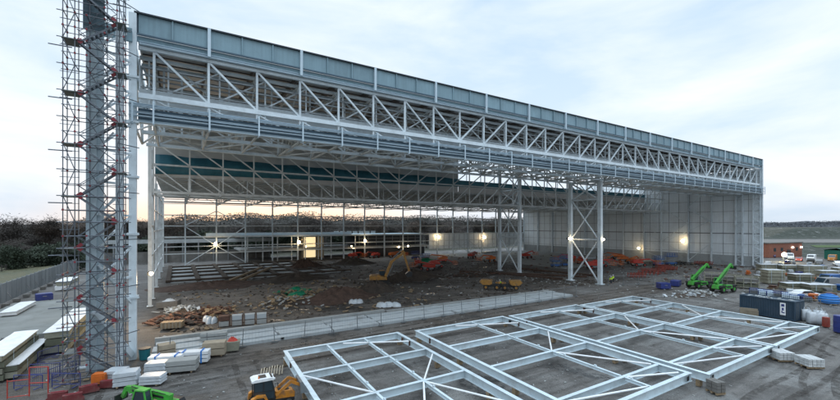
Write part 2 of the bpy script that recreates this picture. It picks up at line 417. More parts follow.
def track_mat():
    m = mat('wheel_track_mud', (.050, .043, .037), .85, 0, .3, 1.5, bump=.6, bscale=7)
    nt = m.node_tree; N, L = nt.nodes, nt.links; b = N['Principled BSDF']
    tc = N.new('ShaderNodeTexCoord'); n = N.new('ShaderNodeTexNoise'); n.inputs['Scale'].default_value = .9; n.inputs['Detail'].default_value = 8; n.inputs['Roughness'].default_value = .75
    L.new(tc.outputs['Object'], n.inputs['Vector'])
    r_ = N.new('ShaderNodeMapRange'); r_.inputs['From Min'].default_value = .42; r_.inputs['From Max'].default_value = .58; r_.inputs['To Max'].default_value = .55
    L.new(n.outputs['Fac'], r_.inputs['Value']); L.new(r_.outputs['Result'], b.inputs['Alpha'])
    return m
tk = MB(); gk = random.Random(31)
for (x0, y0, x1, y1, bw_) in ((4, -6, 78, -9.2, 1.2), (6, -4.8, 90, -6.2, -1.5), (3, -9, 60, -8, 1.0), (10, -5.5, 110, -2, 1.5), (14, -40, 9, -6, 1.2), (74, -8, 118, -28, 3), (80, -6, 125, -10, -2), (88, -2, 70, -38, 4), (60, -37, 90, -20, 2), (44, -39, 72, -35.5, 1), (-6, 14, -2.5, -12, 1), (-5, 30, -7, 2, .6), (72, 14, 100, 3, 1.5), (20, 12, 60, 7.5, 1), (30, 34, 70, 14, 4), (12, 32, 36, 36, 2), (90, 20, 130, 5, 3), (30, -38, 60, -37, 1)):
    L_ = math.hypot(x1 - x0, y1 - y0); n = int(L_ / .8); dx, dy = (x1 - x0) / L_, (y1 - y0) / L_
    for off in (-.95, .95):
        k0 = len(tk.v)
        for i in range(n + 1):
            t = i / n; o = bw_ * math.sin(t * math.pi) + .25 * math.sin(t * 9 + x0) + off
            x, y = x0 + (x1 - x0) * t - dy * o, y0 + (y1 - y0) * t + dx * o
            for s_ in (-.26, .26):
                px_, py_ = x - dy * s_, y + dx * s_
                tk.v.append((px_, py_, float(height(px_, py_)) + .03))
            if i: tk.f.append((k0 + 2 * i - 2, k0 + 2 * i - 1, k0 + 2 * i + 1, k0 + 2 * i))
tag(tk.build('wheel_tracks', track_mat()), kind='stuff')

def struct(name, mb, m): return tag(mb.build(name, m), kind='structure')
def wobble_slab(mb, u0, u1, v0, v1, z0, z1):
    return mb.box(((u0 + u1) / 2, (v0 + v1) / 2, (z0 + z1) / 2), (u1 - u0, v1 - v0, z1 - z0))

# concrete floor already poured at the back right, with pour joints
s = MB(); wobble_slab(s, 104, 160, 30, 99, -.4, .06); struct('floor', s, M['conc'])
s = MB(); wobble_slab(s, 61, 104, 64, 99, -.4, .05); struct('pavement', s, M['conc_d'])
# threshold strip of long pale concrete lines
s = MB()
u = 1.6
while u < 66:
    L_ = min(6.2, 66 - u)
    for k, v0 in enumerate((-1.25, .05, 1.35, 2.65)):
        dz = rnd.uniform(-.04, .06); of = rnd.uniform(-.25, .25) * (1 < u < 58)
        wobble_slab(s, u + of, u + of + L_ - rnd.uniform(.03, .12), v0, v0 + 1.18 - rnd.uniform(0, .06), -.3, .2 + .07 * (k % 2) + dz)
    u += L_
struct('concrete_path', s, M['conc_w'])
s = MB()
for a0, a1, v0, v1, z in ((1.6, 30, 4.6, 5.2, .5), (30.2, 66, 4.3, 4.8, .35)): wobble_slab(s, a0, a1, v0, v1, -.3, z)
struct('kerb', s, M['conc'])
# pad on the left
s = MB(); wobble_slab(s, -13.2, -9.6, 15, 43, -.3, .30); wobble_slab(s, -19.4, -13.203, 14.2, 43.5, -.3, .17); wobble_slab(s, -9.597, -8.4, 15.2, 42, -.3, .14)
struct('concrete_pad', s, M['pad'])
# foundations at the back left: pale blinding between dark ground beams
s = MB(); wobble_slab(s, 1.5, 46, 58, 98, -.3, .10); struct('foundation_slab', s, M['conc_w'])
s = MB()
for uu in range(2, 47, 6): s.box((uu, 78, .28), (1.0, 40, .6))
for vv in range(59, 99, 9): s.box((24, vv, .24), (45, 1.3, .5))
struct('foundation_beams', s, M['soil'])
# dark trench edges in front of the mid supports
s = MB()
for p, q in (((72, 40.5), (92, 14)), ((77, 34), (83.2, 14.5)), ((92, 36.5), (96, 13))):
    s.bar((p[0], p[1], .1), (q[0], q[1], .1), .9, .5)
struct('trench_edge', s, M['redsoil'])

# hills and far woods
def ridge(Z, X0_, X1_, step, zf, depth, seed):
    g = random.Random(seed); vs = []; fs = []
    k = 0; X = X0_
    while X <= X1_:
        h = zf(X) * (1 + g.uniform(-.06, .06))
        for dz, hh in ((0, -6), (depth * .4, h), (depth, h * .8), (depth * 1.3, -6)):
            p = cz(X, Z + dz); vs.append((p[0], p[1], hh))
        if k: fs += [((k - 1) * 4 + j, k * 4 + j, k * 4 + j + 1, (k - 1) * 4 + j + 1) for j in range(3)]
        k += 1; X += step
    return MB().add(vs, fs)
M['wood_far'] = mat('grey_wood', (.052, .050, .044), 1, 0, .25, .06)
M['hill'] = mat('far_hill', (.080, .086, .096), 1, 0, .35, .06)  # blue-grey of distant haze put into the colour, also used on the far wood
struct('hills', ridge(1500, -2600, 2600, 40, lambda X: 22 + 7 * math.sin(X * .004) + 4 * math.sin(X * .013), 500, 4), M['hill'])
def clumps(n, place, rr, seed, flat=.7):
    g = random.Random(seed); mb = MB()
    for _ in range(n):
        c, r = place(g); r *= rr
        vs = []
        for _k in range(3):
            d = Vector((g.gauss(0, 1), g.gauss(0, 1), g.gauss(0, 1))).normalized()
            vs.append((c[0] + d.x * r, c[1] + d.y * r, c[2] + d.z * r * flat))
        mb.add(vs, [(0, 1, 2)])
    return mb
def wood_place(Z0_, Z1_, Xa, Xb, h, base, lump=18):
    def f(g):
        Z = g.uniform(Z0_, Z1_); X = g.uniform(Xa, Xb); p = cz(X, Z)
        top = h * (.62 + .38 * math.sin(X / lump + Z * .03) ** 2 + .12 * math.sin(X / 5.3))
        return (p[0], p[1], base + top * g.random() ** .7), g.uniform(.8, 2.2)
    return f
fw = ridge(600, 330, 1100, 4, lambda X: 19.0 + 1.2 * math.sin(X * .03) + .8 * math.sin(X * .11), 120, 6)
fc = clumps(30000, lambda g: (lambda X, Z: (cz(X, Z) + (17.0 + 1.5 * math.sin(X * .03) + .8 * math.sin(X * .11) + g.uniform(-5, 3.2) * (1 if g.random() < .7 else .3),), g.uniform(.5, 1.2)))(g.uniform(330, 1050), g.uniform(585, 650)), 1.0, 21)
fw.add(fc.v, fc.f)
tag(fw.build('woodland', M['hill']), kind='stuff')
tag(clumps(16000, wood_place(430, 520, -640, -250, 17, 1.0, 14), 1.0, 22).build('woodland', M['twig2']), kind='stuff')

def wood_top(u, v):
    k = min(1, max(0, (u + 30) / 40))
    return (12.5 + 9 * k) * (.88 + .07 * math.sin(u / 17 + v * .05) + .05 * math.sin(u / 5.1))
def band(g):
    u = g.uniform(-120, 330); v = g.uniform(185, 240)
    t = g.random()
    top = wood_top(u, v)
    z = top * (.8 + .2 * t) + .7 * t * t if g.random() < .8 else top * g.random()
    return (u, v - (6 if z < top * .7 else 0) * g.random(), z), g.uniform(.3, .8)
wd = clumps(70000, band, 1.0, 23)
g_ = random.Random(9); k0 = len(wd.v); nn = 0
u = -125
while u < 335:
    for v, q in ((184, -.2), (190, .78), (212, .9), (240, .84), (246, -.2)):
        wd.v.append((u, v + g_.uniform(-2, 2), wood_top(u, v) * (q + g_.uniform(-.03, .03) * (q > 0))))
    if nn: wd.f += [(k0 + (nn - 1) * 5 + j_, k0 + nn * 5 + j_, k0 + nn * 5 + j_ + 1, k0 + (nn - 1) * 5 + j_ + 1) for j_ in range(4)]
    nn += 1; u += 1.1
tag(wd.build('woodland', M['wood_far']), kind='stuff')

# ------------------------------------------------------------------ trees
def make_tree(seed, h, mtw, n, evergreen=False):
    g = random.Random(seed)
    tr = MB(); tips = []
    def grow(p, d, ln, r, lev):
        q = p + d * ln
        tr.tube(p, q, r, 5 if lev < 2 else 3, r * .62)
        if lev >= 3: tips.append((q, ln)); return
        for k in range(3 if lev else 5):
            nd = (d + Vector((g.gauss(0, .55), g.gauss(0, .55), g.gauss(.1, .25)))).normalized()
            tips.append((q, ln * .6)); grow(q if k % 2 else p.lerp(q, .75), nd, ln * g.uniform(.6, .8), r * .55, lev + 1)
    grow(Vector((0, 0, -.3)), Vector((g.uniform(-.06, .06), g.uniform(-.06, .06), 1)).normalized(), h * .3, h * .022, 0)
    zm = max(t[0].z for t in tips); k = h / (zm + .4)
    tr.v = [(x * k, y * k, z * k) for x, y, z in tr.v]
    cr_ = MB()
    for _ in range(n):
        c, ln = g.choice(tips)
        sp = ln * (.55 if not evergreen else .8)
        c = c * k + Vector((g.gauss(0, sp), g.gauss(0, sp), g.gauss(0, sp * .8)))
        if evergreen and g.random() < .3: c.z = g.uniform(.2, h * .5)
        if c.z < .3: c.z = g.uniform(.3, 2)
        d = Vector((g.gauss(0, 1), g.gauss(0, 1), g.gauss(.5, 1))).normalized()
        e = d.orthogonal().normalized()
        l_, w_ = (g.uniform(.5, 1.3), g.uniform(.03, .10)) if not evergreen else (g.uniform(.3, .75), g.uniform(.15, .4))
        cr_.add([c - d * l_ / 2 - e * w_, c - d * l_ / 2 + e * w_, c + d * l_ / 2], [(0, 1, 2)])
    root = thing('bare_tree' if not evergreen else 'evergreen_tree', '', 'tree')
    tr.build('trunk', M['bark'], root); cr_.build('crown', mtw, root)
    return root
G_L, G_B = 'trees in the wood left of the hangar', 'trees standing behind the hangar'
protos = [make_tree(11, 14, M['twig'], 4200), make_tree(12, 13, M['twig2'], 4200), make_tree(13, 15, M['twig'], 4000), make_tree(14, 9, M['ever'], 3600, True)]
used = [False] * 4
def plant(k, X, Z, sc, where):
    p = cz(X, Z); z = float(height(p[0], p[1])) - .1
    o = protos[k] if not used[k] else copy_tree(protos[k])
    used[k] = True
    o.location = (p[0], p[1], z); o.rotation_euler = (0, 0, rnd.uniform(0, 6.28)); o.scale = (sc * rnd.uniform(.95, 1.25), sc * rnd.uniform(.95, 1.25), sc)
    kind = 'leafless tree' if k < 3 else 'dark evergreen bush'
    if where == 'L': tag(o, kind + ' in the wood beyond the grey hoarding left of the hangar', 'tree', G_L)
    else: tag(o, kind + ' in the row behind the hangar, seen through its open back', 'tree', G_B)
for i in range(58):
    Z = rnd.uniform(118, 215); X = -Z * rnd.uniform(.84, 1.12)
    plant(rnd.choice((0, 1, 2, 0, 1, 3)), X, Z, rnd.uniform(.44, .60), 'L')
for i in range(34):
    Z = rnd.uniform(108, 150); X = -Z * rnd.uniform(.86, 1.12)
    plant(3, X, Z, rnd.uniform(.45, .72), 'L')
for i in range(88):
    uu = -45 + i * 2.9 + rnd.uniform(-2, 2); vv = rnd.uniform(138, 185)
    X = (uu - CU) * rx + (vv - CV) * ry; Z = (uu - CU) * fx + (vv - CV) * fy
    plant(rnd.choice((0, 1, 2, 3, 3)), X, Z, rnd.uniform(.9, 1.25), 'B')

# ------------------------------------------------------------------ hangar
W, D = 161.0, 100.0
HG = thing('hangar', 'huge unfinished steel hangar with open lattice front and blue grey parapet', 'hangar')
def part(name, mb, m, parent=HG, smooth=False): return mb.build(name, m, parent, smooth)
def posts_u():
    us = [0.0, 1.7] + [1.7 + 4.9 * k for k in range(1, 33)]
    return us + [W]
PU = posts_u()
def header(v, zt, zm, zb, m, r, simple=False, r2=None, off=0, flip=False):
    r2 = r2 or r
    PU = sorted([u + off for u in posts_u() if u + off < W - 1] + ([.4, W - .4] if off else []))
    ch = MB()
    ch.bar((.4, v, zt), (W - .4, v, zt), .36, .34); ch.bar((.4, v, zm), (W - .4, v, zm), .46, .5)
    ch.bar((.4, v, zb), (W - .4, v, zb), .38, .38)
    t = part('header_truss', ch, m)
    for i, u in enumerate(PU):
        MB().bar((u, v, zb + .19), (u, v, zt - .2), r2).build('post', m, t)
        if i + 1 < len(PU):
            q = PU[i + 1]
            if q - u < 2: continue
            down = ((u < 40.5) or (83 <= u < 121)) != flip
            z0, z1 = (zt - .2, zm + .25) if down else (zm + .25, zt - .2)
            MB().bar((u + .1, v, z0), (q - .1, v, z1), r).build('diagonal', m, t)
            if not simple:
                z0, z1 = (zm - .25, zb + .2) if down else (zb + .2, zm - .25)
                MB().bar((u + .1, v, z0), (q - .1, v, z1), r * .7).build('diagonal', m, t)
    return t
header(.55, 30.9, 26.1, 23.5, M['steel'], .21, False, .23)
header(4.8, 30.6, 26.6, 23.3, M['steel'], .2, False, .2, 2.45)
header(12.5, 30.6, 26.2, 23.3, M['steel'], .22, False, .24, 0, True)
header(2.2, 30.5, 27.0, 24.2, M['steel'], .16, True, .15, 1.2, True)
# ties between the planes
mb = MB()
for i, u in enumerate(PU):
    for z in (23.3, 30.2):
        mb.bar((u, .8, z), (u, 4.6, z), .2); mb.bar((u, 5.0, z), (u, 12.3, z), .2)
    if i + 1 < len(PU):
        q = PU[i + 1]
        mb.bar((u, 5.0, 23.3), (q, 12.3, 23.3), .15) if i % 2 else mb.bar((u, 12.3, 23.3), (q, 5.0, 23.3), .15)
        mb.bar((u, .8, 23.42), (q, 4.6, 23.42), .13) if i % 2 else mb.bar((u, 4.6, 23.42), (q, .8, 23.42), .13)
        mb.bar((u, .8, 30.2), (u, 12.3, 23.5), .16)
part('plan_bracing', mb, M['steel_in'])
# thin walkway rails that run across the header
mb = MB()
for z in (29.4, 28.6, 27.3): mb.bar((.5, 1.6, z), (W - .5, 1.6, z), .16)
for z in (29.0,): mb.bar((.5, 4.5, z), (W - .5, 4.5, z), .15)
part('walkway_rail', mb, M['galv'])
# door guide rails along the bottom of the header
rl = None
for k, (z, v, h) in enumerate(((25.0, -.35, .16), (24.72, -.62, .10), (24.2, -.35, .18), (23.8, -.62, .10), (23.35, -.3, .24))):
    part('door_rail', MB().ib((-.3, v, z), (W + .2, v, z), .34, h, .03), M['rail'])
for i, u in enumerate(PU):
    part('rail_bracket', MB().box((u, -.84, 24.2), (.16, .1, 2.2)).box((u, -.36, 25.3), (.14, .9, .1)).box((u, -.36, 23.05), (.14, .9, .1)), M['rail'])
# added dark blue strip standing in for shade in the open steel behind the rails
part('guide_panel', MB().box((W / 2, .02, 24.05), (W - .8, .06, 1.3)), M['fascia_dark'])

# parapet
u = .45
mb = MB()
p0 = None
pan = [.45, 3.3]
x = 6.6
while x < W: pan.append(x); x += 3.25
pan = [p for p in pan if p < W - .6] + [W - .2]
par = part('parapet', MB().box((W / 2, .14, 33.05), (W - .5, .06, 2.0)), M['fascia_dark'])
for i in range(len(pan) - 1):
    MB().box(((pan[i] + pan[i + 1]) / 2, rnd.uniform(-.012, .012), 33.05), (pan[i + 1] - pan[i] - .03, .2, 2.0), rnd.uniform(-.002, .002), 0, rnd.uniform(-.006, .006)).build('panel', M['fascia'], par)
mb = MB().box((W / 2, -.1, 34.05), (W - .2, .5, .14)); part('coping', mb, M['coping'], par)
mb = MB().box((W / 2, -.14, 31.97), (W - .6, .26, .14)); part('ledge', mb, M['fascia_dark'], par)
mb = MB().box((W / 2, .25, 31.62), (W - .6, .16, .5)); part('gutter_panel', mb, M['fascia'], par)
mb = MB().ib((.5, .05, 31.22), (W - .5, .05, 31.22), .4, .26); part('eaves_beam', mb, M['rail'], par)
for i, p in enumerate(pan[1:-1]):
    big = (i % 3 == 1)
    MB().box((p, -.2 if not big else -.3, 33.02 if not big else 32.55), (.12 if not big else .3, .14 if not big else .3, 1.9 if not big else 3.0)).build('stiffener', M['rail'] if big else M['fascia'], par)

# high roof
mb = MB()
mb.box((W / 2, 18.3, 32.0), (W - .6, 35.4, .25))
roof = part('roof', mb, M['deck'])
for k in range(0, 33):
    MB().ib((1.7 + 4.9 * k, 1, 31.45), (1.7 + 4.9 * k, 35.6, 31.45), .3, .6).build('rafter', M['rafter'], roof)
mb = MB()
for v in np.arange(2.5, 35, 2.2): mb.box((W / 2, float(v), 31.8), (W - 1, .12, .14))
part('purlins', mb, M['rafter'], roof)
# cross trusses of the high bay and the light steel hung in it
for k in range(0, 33, 2):
    u = 1.7 + 4.9 * k
    mb = MB(); mb.bar((u, 12.7, 30.0), (u, 28.8, 30.0), .26); mb.bar((u, 12.7, 26.6), (u, 28.8, 26.6), .26)
    for j in range(4):
        a0, a1 = 12.7 + j * 4.03, 12.7 + (j + 1) * 4.03
        mb.bar((u, a0, 30 if j % 2 else 26.6), (u, a1, 26.6 if j % 2 else 30), .17); mb.bar((u, a1, 26.6), (u, a1, 30), .15)
    part('cross_truss', mb, M['steel_in'])
for v, z in ((20.4, 26.6), (16.5, 30), (24.5, 30)):
    mb = MB(); mb.bar((.5, v, z), (W - .5, v, z), .22)
    if z < 28:
        mb.bar((.5, v, z + 3.4), (W - .5, v, z + 3.4), .22)
        for i in range(1, len(PU) - 2): mb.bar((PU[i], v, z if i % 2 else z + 3.4), (PU[i + 1], v, z + 3.4 if i % 2 else z), .15)
    part('tie_truss', mb, M['steel_in'])

# spine trusses at the step in the roof
SU = [0.5 + 5.03 * k for k in range(17)] + [83.5 + 5.0 * k for k in range(16)] 
def spine(v, zs, m, r):
    ch = MB()
    for z in zs: ch.bar((.3, v, z), (W - .3, v, z), .26, .28 if z > 19 else .4)
    t = part('spine_truss', ch, m)
    for i, u in enumerate(SU):
        for z0, z1 in zip(zs, zs[1:]):
            MB().bar((u, v, z0 + .2), (u, v, z1 - .2), r).build('post', m, t)
            q = SU[i + 1] if i + 1 < len(SU) else W - .3
            down = (u < 42) or (83 <= u < 121)
            MB().bar((u + .1, v, z1 - .2 if down else z0 + .2), (q - .1, v, z0 + .2 if down else z1 - .2), r).build('diagonal', m, t)
    return t
spine(28.8, (18.5, 23.0, 26.9, 30.2), M['steel_in'], .2)
spine(36.6, (18.5, 22.0), M['steel_in'], .2)
mb = MB()
for i, u in enumerate(SU):
    mb.bar((u, 29, 18.5), (u, 36.4, 18.5), .2)
    if i + 1 < len(SU): mb.bar((u, 29, 18.52), (SU[i + 1], 36.4, 18.52), .14)
part('spine_bracing', mb, M['steel_in'])
# clerestory: finished on the left, still open on the right
part('clerestory_cladding', MB().box((34.2, 36.2, 28.65), (67.6, .2, 6.3)), M['clere'])
mb = MB()
k = 0
n = 80
for z, o in ((25.7, 0), (23.9, .12), (22.25, 0)):
    for i in range(n + 1): mb.v.append((.4 + 67.6 * i / n, 36.0 + o * math.sin(i * 1.7) - .05 * math.sin(i * .9), z + .10 * math.sin(i * .7) * (z > 25) + (1.35 if z < 23 else .6 if z < 25 else 0) * (i / n) ** .8))
for j in range(2):
    for i in range(n): mb.f.append((j * (n + 1) + i, j * (n + 1) + i + 1, (j + 1) * (n + 1) + i + 1, (j + 1) * (n + 1) + i))
me_ = part('membrane', mb, M['teal'], HG, True)
s_ = me_.modifiers.new('thick', 'SOLIDIFY'); s_.thickness = .03
part('upstand', MB().box((34.2, 36.25, 22.95), (67.6, .08, 1.5)), M['deck'])
part('membrane', MB().box((114.3, 36.1, 24.5), (92.4, .06, 1.7)), M['teal'])
mb = MB()
for u in SU:
    if u > 68: mb.bar((u, 36.2, 23.4), (u, 36.2, 31.2), .18)
part('upstand', MB().box((114.3, 36.2, 22.9), (92.4, .1, 1.5)), M['deck'])
for z in (27.2, 29.2): mb.bar((68.2, 36.2, z), (W - .4, 36.2, z), .12)
part('clerestory_rail', mb, M['steel_in'])

part('side_fascia', MB().box((-.15, 18.3, 31.0), (.2, 36, 3.4)), M['fascia'])
# low roof
lr = part('roof', MB().box((W / 2, 68.0, 22.15), (W - .6, 63.5, .22)), M['deck'])
for k in range(18):
    u = 6 + 9 * k
    if u > W - 1: break
    mb = MB(); z0, z1 = 19.75, 21.85
    mb.bar((u, 36.9, z0), (u, 99.6, z0), .22); mb.bar((u, 36.9, z1), (u, 99.6, z1), .24)
    for j in range(21):
        a0 = 37 + j * 2.98
        mb.bar((u, a0, z0 if j % 2 else z1), (u, a0 + 2.98, z1 if j % 2 else z0), .13)
    part('roof_truss', mb, M['steel_in'])
mb = MB()
for v in np.arange(39, 100, 3.0): mb.box((W / 2, float(v), 21.95), (W - 1, .13, .16))
for v in (47, 58, 69, 80, 91):
    mb.bar((.5, v, 19.75), (W - .5, v, 19.75), .18)
    for k in range(17): mb.bar((6 + 9 * k, v, 19.8), (10.5 + 9 * k, v, 21.8), .12); mb.bar((10.5 + 9 * k, v, 21.8), (15 + 9 * k, v, 19.8), .12)
part('purlins', mb, M['steel_in'], lr)

# columns
def column(u, v, z1, w_=.75, d_=.75, m=M['steel']):
    mb = MB().ib((u, v, 0.05), (u, v, z1), w_, d_, .07, (0, 1, 0)); mb.box((u, v, .08), (w_ * 1.7, d_ * 1.7, .12)); return part('column', mb, m)
def xb(pts, m=M['steel'], r=.3, name='column_bracing'):
    mb = MB()
    for p, q in pts: mb.tube(p, q, r / 2, 8)
    return part(name, mb, m)
MB_ = MB().box((0, 0, 16.9), (.62, .75, 34.0)); 
c = part('column', MB_, M['steel'])
for z in (6, 12.2, 17.8, 23.2, 27.6): part('splice_plate', MB().box((0, 0, z), (.9, .95, .25)).box((-.1, -.5, z), (1.3, .1, .18)), M['steel'], c)
column(W - .1, 0, 34.0, .6, .7)
for u in (83.5,):
    for va, vb, zt in ((4.8, 12.5, 23.2), (28.8, 36.6, 22.0 if False else 30.1)):
        for v in (va, vb):
            part('column', MB().box((u, v, zt / 2), (.72, .8, zt)).box((u, v, .08), (1.4, 1.5, .16)), M['steel'])
        zz = [.4, 9.9, 19.0, 23.0] + ([30.0] if zt > 25 else [])
        pts = []
        for z0, z1 in zip(zz, zz[1:]):
            pts += [((u, va + .3, z0), (u, vb - .3, z1)), ((u, vb - .3, z0), (u, va + .3, z1)), ((u, va, z1), (u, vb, z1))]
        xb(pts, M['steel'], .36)
# left side frame (open)
for v, zt in ((28.8, 30), (36.6, 30), (52, 22), (68, 22), (84, 22), (100, 22)):
    column(0, v, zt, .5, .55, M['steel_in'])
mb = MB()
for z in (4, 8, 12, 16, 20):
    mb.bar((0, 37, z), (0, 99.7, z), .2)
for z in (23.3, 18.5, 13, 8):
    mb.bar((0, 29, z), (0, 36.5, z), .2)
for z0, z1 in zip((3, 8, 13, 18.5, 23.3), (8, 13, 18.5, 23.3, 28)):
    mb.bar((0, 29, z0), (0, 36.5, z1), .18)
part('side_frame', mb, M['steel_in'])
# right side wall with liner panels
wall = part('side_wall', MB().box((W + .35, 50, 15.6), (.3, 100.4, 31.0 if False else 31.2)), M['clad'])
mb = MB()
for v in np.arange(3.4, 100, 3.45): mb.box((W + .17, float(v), 15.6), (.05, .10, 31))
for z in (3.9, 7.0, 10.5, 14.2, 17.9, 21.6, 25.2, 28.8): mb.box((W + .16, 50, z), (.05, 100, .09))
mb.box((W + .15, 50, 10.5), (.06, 100, .3))
part('panel_joint', mb, M['joint'], wall)
part('plinth', MB().box((W + .1, 50, 1.6), (.14, 100, 3.2)), M['conc_w'], wall)
for v, zt in ((4.8, 23), (6.6, 23), (13.6, 31), (20.8, 31), (30, 31), (36.6, 30), (45, 21.5), (54, 21.5), (63, 21.5), (72, 21.5), (81, 21.5), (90, 21.5), (99.5, 21.5)):
    part('column', MB().box((W - .4, v, zt / 2), (.5, .46, zt)).box((W - .4, v, .08), (1, 1, .16)), M['steel'])
mb = MB()
for z in np.arange(1, 23, 2.2):
    mb.bar((W - .5, 4.9, float(z)), (W - .5, 6.5, float(z) + 1.1), .14); mb.bar((W - .5, 6.5, float(z) + 1.1), (W - .5, 4.9, float(z) + 2.2), .14)
    mb.bar((W - .5, .3, float(z)), (W - .5, 2.0, float(z) + 1.1), .16); mb.bar((W - .5, 2.0, float(z) + 1.1), (W - .5, .3, float(z) + 2.2), .16)
    mb.bar((W - .5, 30.2, float(z)), (W - .5, 36.4, float(z) + 2.2), .12)
mb.bar((W - .5, 2.0, 0), (W - .5, 2.0, 23), .35)
part('lattice_column', mb, M['steel'])
pts = []
for z0, z1 in ((.5, 7), (7, 14), (14, 20), (20, 26)):
    pts += [((W - .7, 13.8, z0), (W - .7, 20.6, z1)), ((W - .7, 20.9, z1), (W - .7, 29.8, z0)), ((W - .7, 13.8, z1), (W - .7, 20.6, z0)), ((W - .7, 20.9, z0), (W - .7, 29.8, z1))]
xb(pts[2::3], M['steel'], .24, 'wall_bracing')
xb([((W - .7, 13.8, 15), (W - .7, 20.8, 19)), ((W - .7, 20.8, 11), (W - .7, 13.8, 15)), ((W - .7, 20.8, 11), (W - .7, 29.8, 7)), ((W - .7, 20.8, 3), (W - .7, 29.8, 7))], M['steel'], .22, 'wall_bracing')

# back wall frame
for k in range(18):
    u = 6 + 9 * k
    if u < W: part('column', MB().ib((u, 100, 0.05), (u, 100, 21.8), .42, .45, .05, (0, 1, 0)), M['steel'])
column(0, 100, 21.8, .5, .5)
for z in (4.0, 6.3, 9.4, 13.0, 16.5, 20.6):
    part('girt', MB().box((W / 2, 100, z), (W - .6, .16, .30 if z != 9.4 else .55)), M['steel_in'])
xb([((6, 99.7, .4), (15, 99.7, 6.3)), ((15, 99.7, 6.3), (24, 99.7, .4)), ((6, 99.7, 12.8), (15, 99.7, 6.3)), ((15, 99.7, 6.3), (24, 99.7, 12.8)),
    ((6, 99.7, 13.2), (15, 99.7, 18)), ((15, 99.7, 18), (24, 99.7, 13.2))], M['steel'], .26)
xb([((114, 99.7, .4), (123, 99.7, 6.3)), ((123, 99.7, .4), (132, 99.7, 6.3)), ((123, 99.7, .4), (114, 99.7, 6.3)), ((132, 99.7, .4), (123, 99.7, 6.3))], M['steel'], .26)
bw = part('back_wall', MB().box((130.6, 100.4, 6.1), (59.6, .2, 7.2)), M['clad'])
mb = MB()
for u in np.arange(103, 160, 3): mb.box((float(u), 100.27, 6.1), (.16, .05, 7.0))
part('panel_joint', mb, M['joint'], bw)
# the roof bearer hanging on the near side left: outrigger by the scaffold
mb = MB()
mb.box((-2.55, -2.45, 17.2), (.3, .9, 34.4)); mb.box((-2.55, -2.45, 17.2), (1.25, .25, 34.4))
og = part('outrigger_column', mb, M['col_blue'])
mb = MB(); mb.box((-.8, -2.45, 15.5), (.6, .25, 31)); 
part('outrigger_column', mb, M['steel'])
mb = MB()
mb.bar((-2.5, -3.05, 5.4), (-.1, -.5, .4), .5); mb.bar((-2.3, -2.8, 9.5), (-.1, -.3, 5.5), .2)
for z in np.arange(8, 32, 3.0):
    mb.bar((-2.4, -2.8, float(z)), (-.1, -.3, float(z)), .2); mb.bar((-2.4, -2.8, float(z)), (-.1, -.3, float(z) + 3), .16)
    mb.bar((-2.2, -2.8, float(z)), (-1.2, -2.8, float(z) + 1.5), .14)
part('outrigger_brace', mb, M['steel'])
mb = MB(); mb.box((-1.5, -.6, 31.4), (3.0, .3, 1.0)); mb.box((-1.5, -.85, 32.0), (3.0, .12, .2)); 
part('return_panel', mb, M['fascia'])
mb = MB(); mb.box((-2.55, -3.0, 32.6), (1.5, .1, 4.6)); part('wrapped_panel', mb, M['net'])

# ------------------------------------------------------------------ scaffold stair tower
SX0, SX1, SV0, SV1 = -4.3, -.3, -4.75, -3.2
ST = thing('scaffold_tower', 'tall grey scaffold stair tower with red couplers beside the hangar corner', 'scaffold', (0, 0, 0))
XS = (SX0, SX0 + .75, -2.8, -1.6, SX1 - .45, SX1)
VS = (SV0, (SV0 + SV1) / 2, SV1)
for u in XS:
    for v in VS:
        if v == VS[1] or (v == VS[0] and u in XS[2:4]): continue
        MB().tube((u, v, 0), (u, v, 36.6 if u > -2.9 else 35.2), .04, 6).build('standard', M['scaf'], ST)
lv = 2.18
nl = 16
mbl, mbr, mbc, CPL = MB(), MB(), MB(), []
for k in range(nl + 1):
    z = .25 + k * lv
    for v in (SV0, SV1):
        mbl.tube((SX0 - .4, v, z), (SX1 + .4, v, z), .042, 5); mbl.tube((SX0 - .1, v, z + 1.0), (SX1 + .1, v, z + 1.0), .035, 5)
    if k < nl: mbl.tube((SX0 - .2, SV0, z + 1.55), (XS[1] + .3, SV0, z + 1.55), .025, 4); mbl.tube((XS[4] - .3, SV0, z + 1.55), (SX1 + .2, SV0, z + 1.55), .025, 4)
    for u in XS: mbl.tube((u, SV0 - .15, z + .09), (u, SV1 + .15, z + .09), .04, 5)
    for u in (SX0, SX1): mbl.tube((u, SV0, z + 1), (u, SV1, z + 1), .035, 5)
    a_, b_ = (SX0, XS[1]) if k % 2 else (XS[1], SX0)
    mbr.tube((a_, SV0, z), (b_, SV0, z + lv), .035, 5)
    a_, b_ = (XS[4], SX1) if k % 2 else (SX1, XS[4])
    mbr.tube((a_, SV0, z), (b_, SV0, z + lv), .035, 5)
    mbr.tube((XS[3], SV1, z) if k % 2 else (XS[2], SV1, z), (XS[2], SV1, z + lv) if k % 2 else (XS[3], SV1, z + lv), .035, 5)
    for u in XS:
        for v in (SV0, SV1):
            if rnd.random() < .5: CPL.append(((u, v, z + .05), (.12, .12, .16)))
            if rnd.random() < .35: CPL.append(((u, v, z + 1.02), (.12, .12, .15)))
    if k % 2 == 0: mbl.tube((SX0 - 1.0, SV0 + .5, z + 1.6), (SX0 + .5, SV0 + .5, z + 1.6), .05, 5)
    if k % 2 == 1: mbl.tube((SX1 - .5, SV1, z + .6), (.6, SV1 + 1.6, z + .6), .045, 5)
mbl.build('ledger', M['scaf'], ST); mbr.build('brace', M['scaf'], ST)
rnd.shuffle(CPL)
for c_ in CPL[:100]: MB().box(*c_).build('coupler', M['scafred'], ST)
for c_ in CPL[100:]: mbc.box(*c_)
tag(mbc.build('coupler', M['scafred'], ST), kind='stuff')
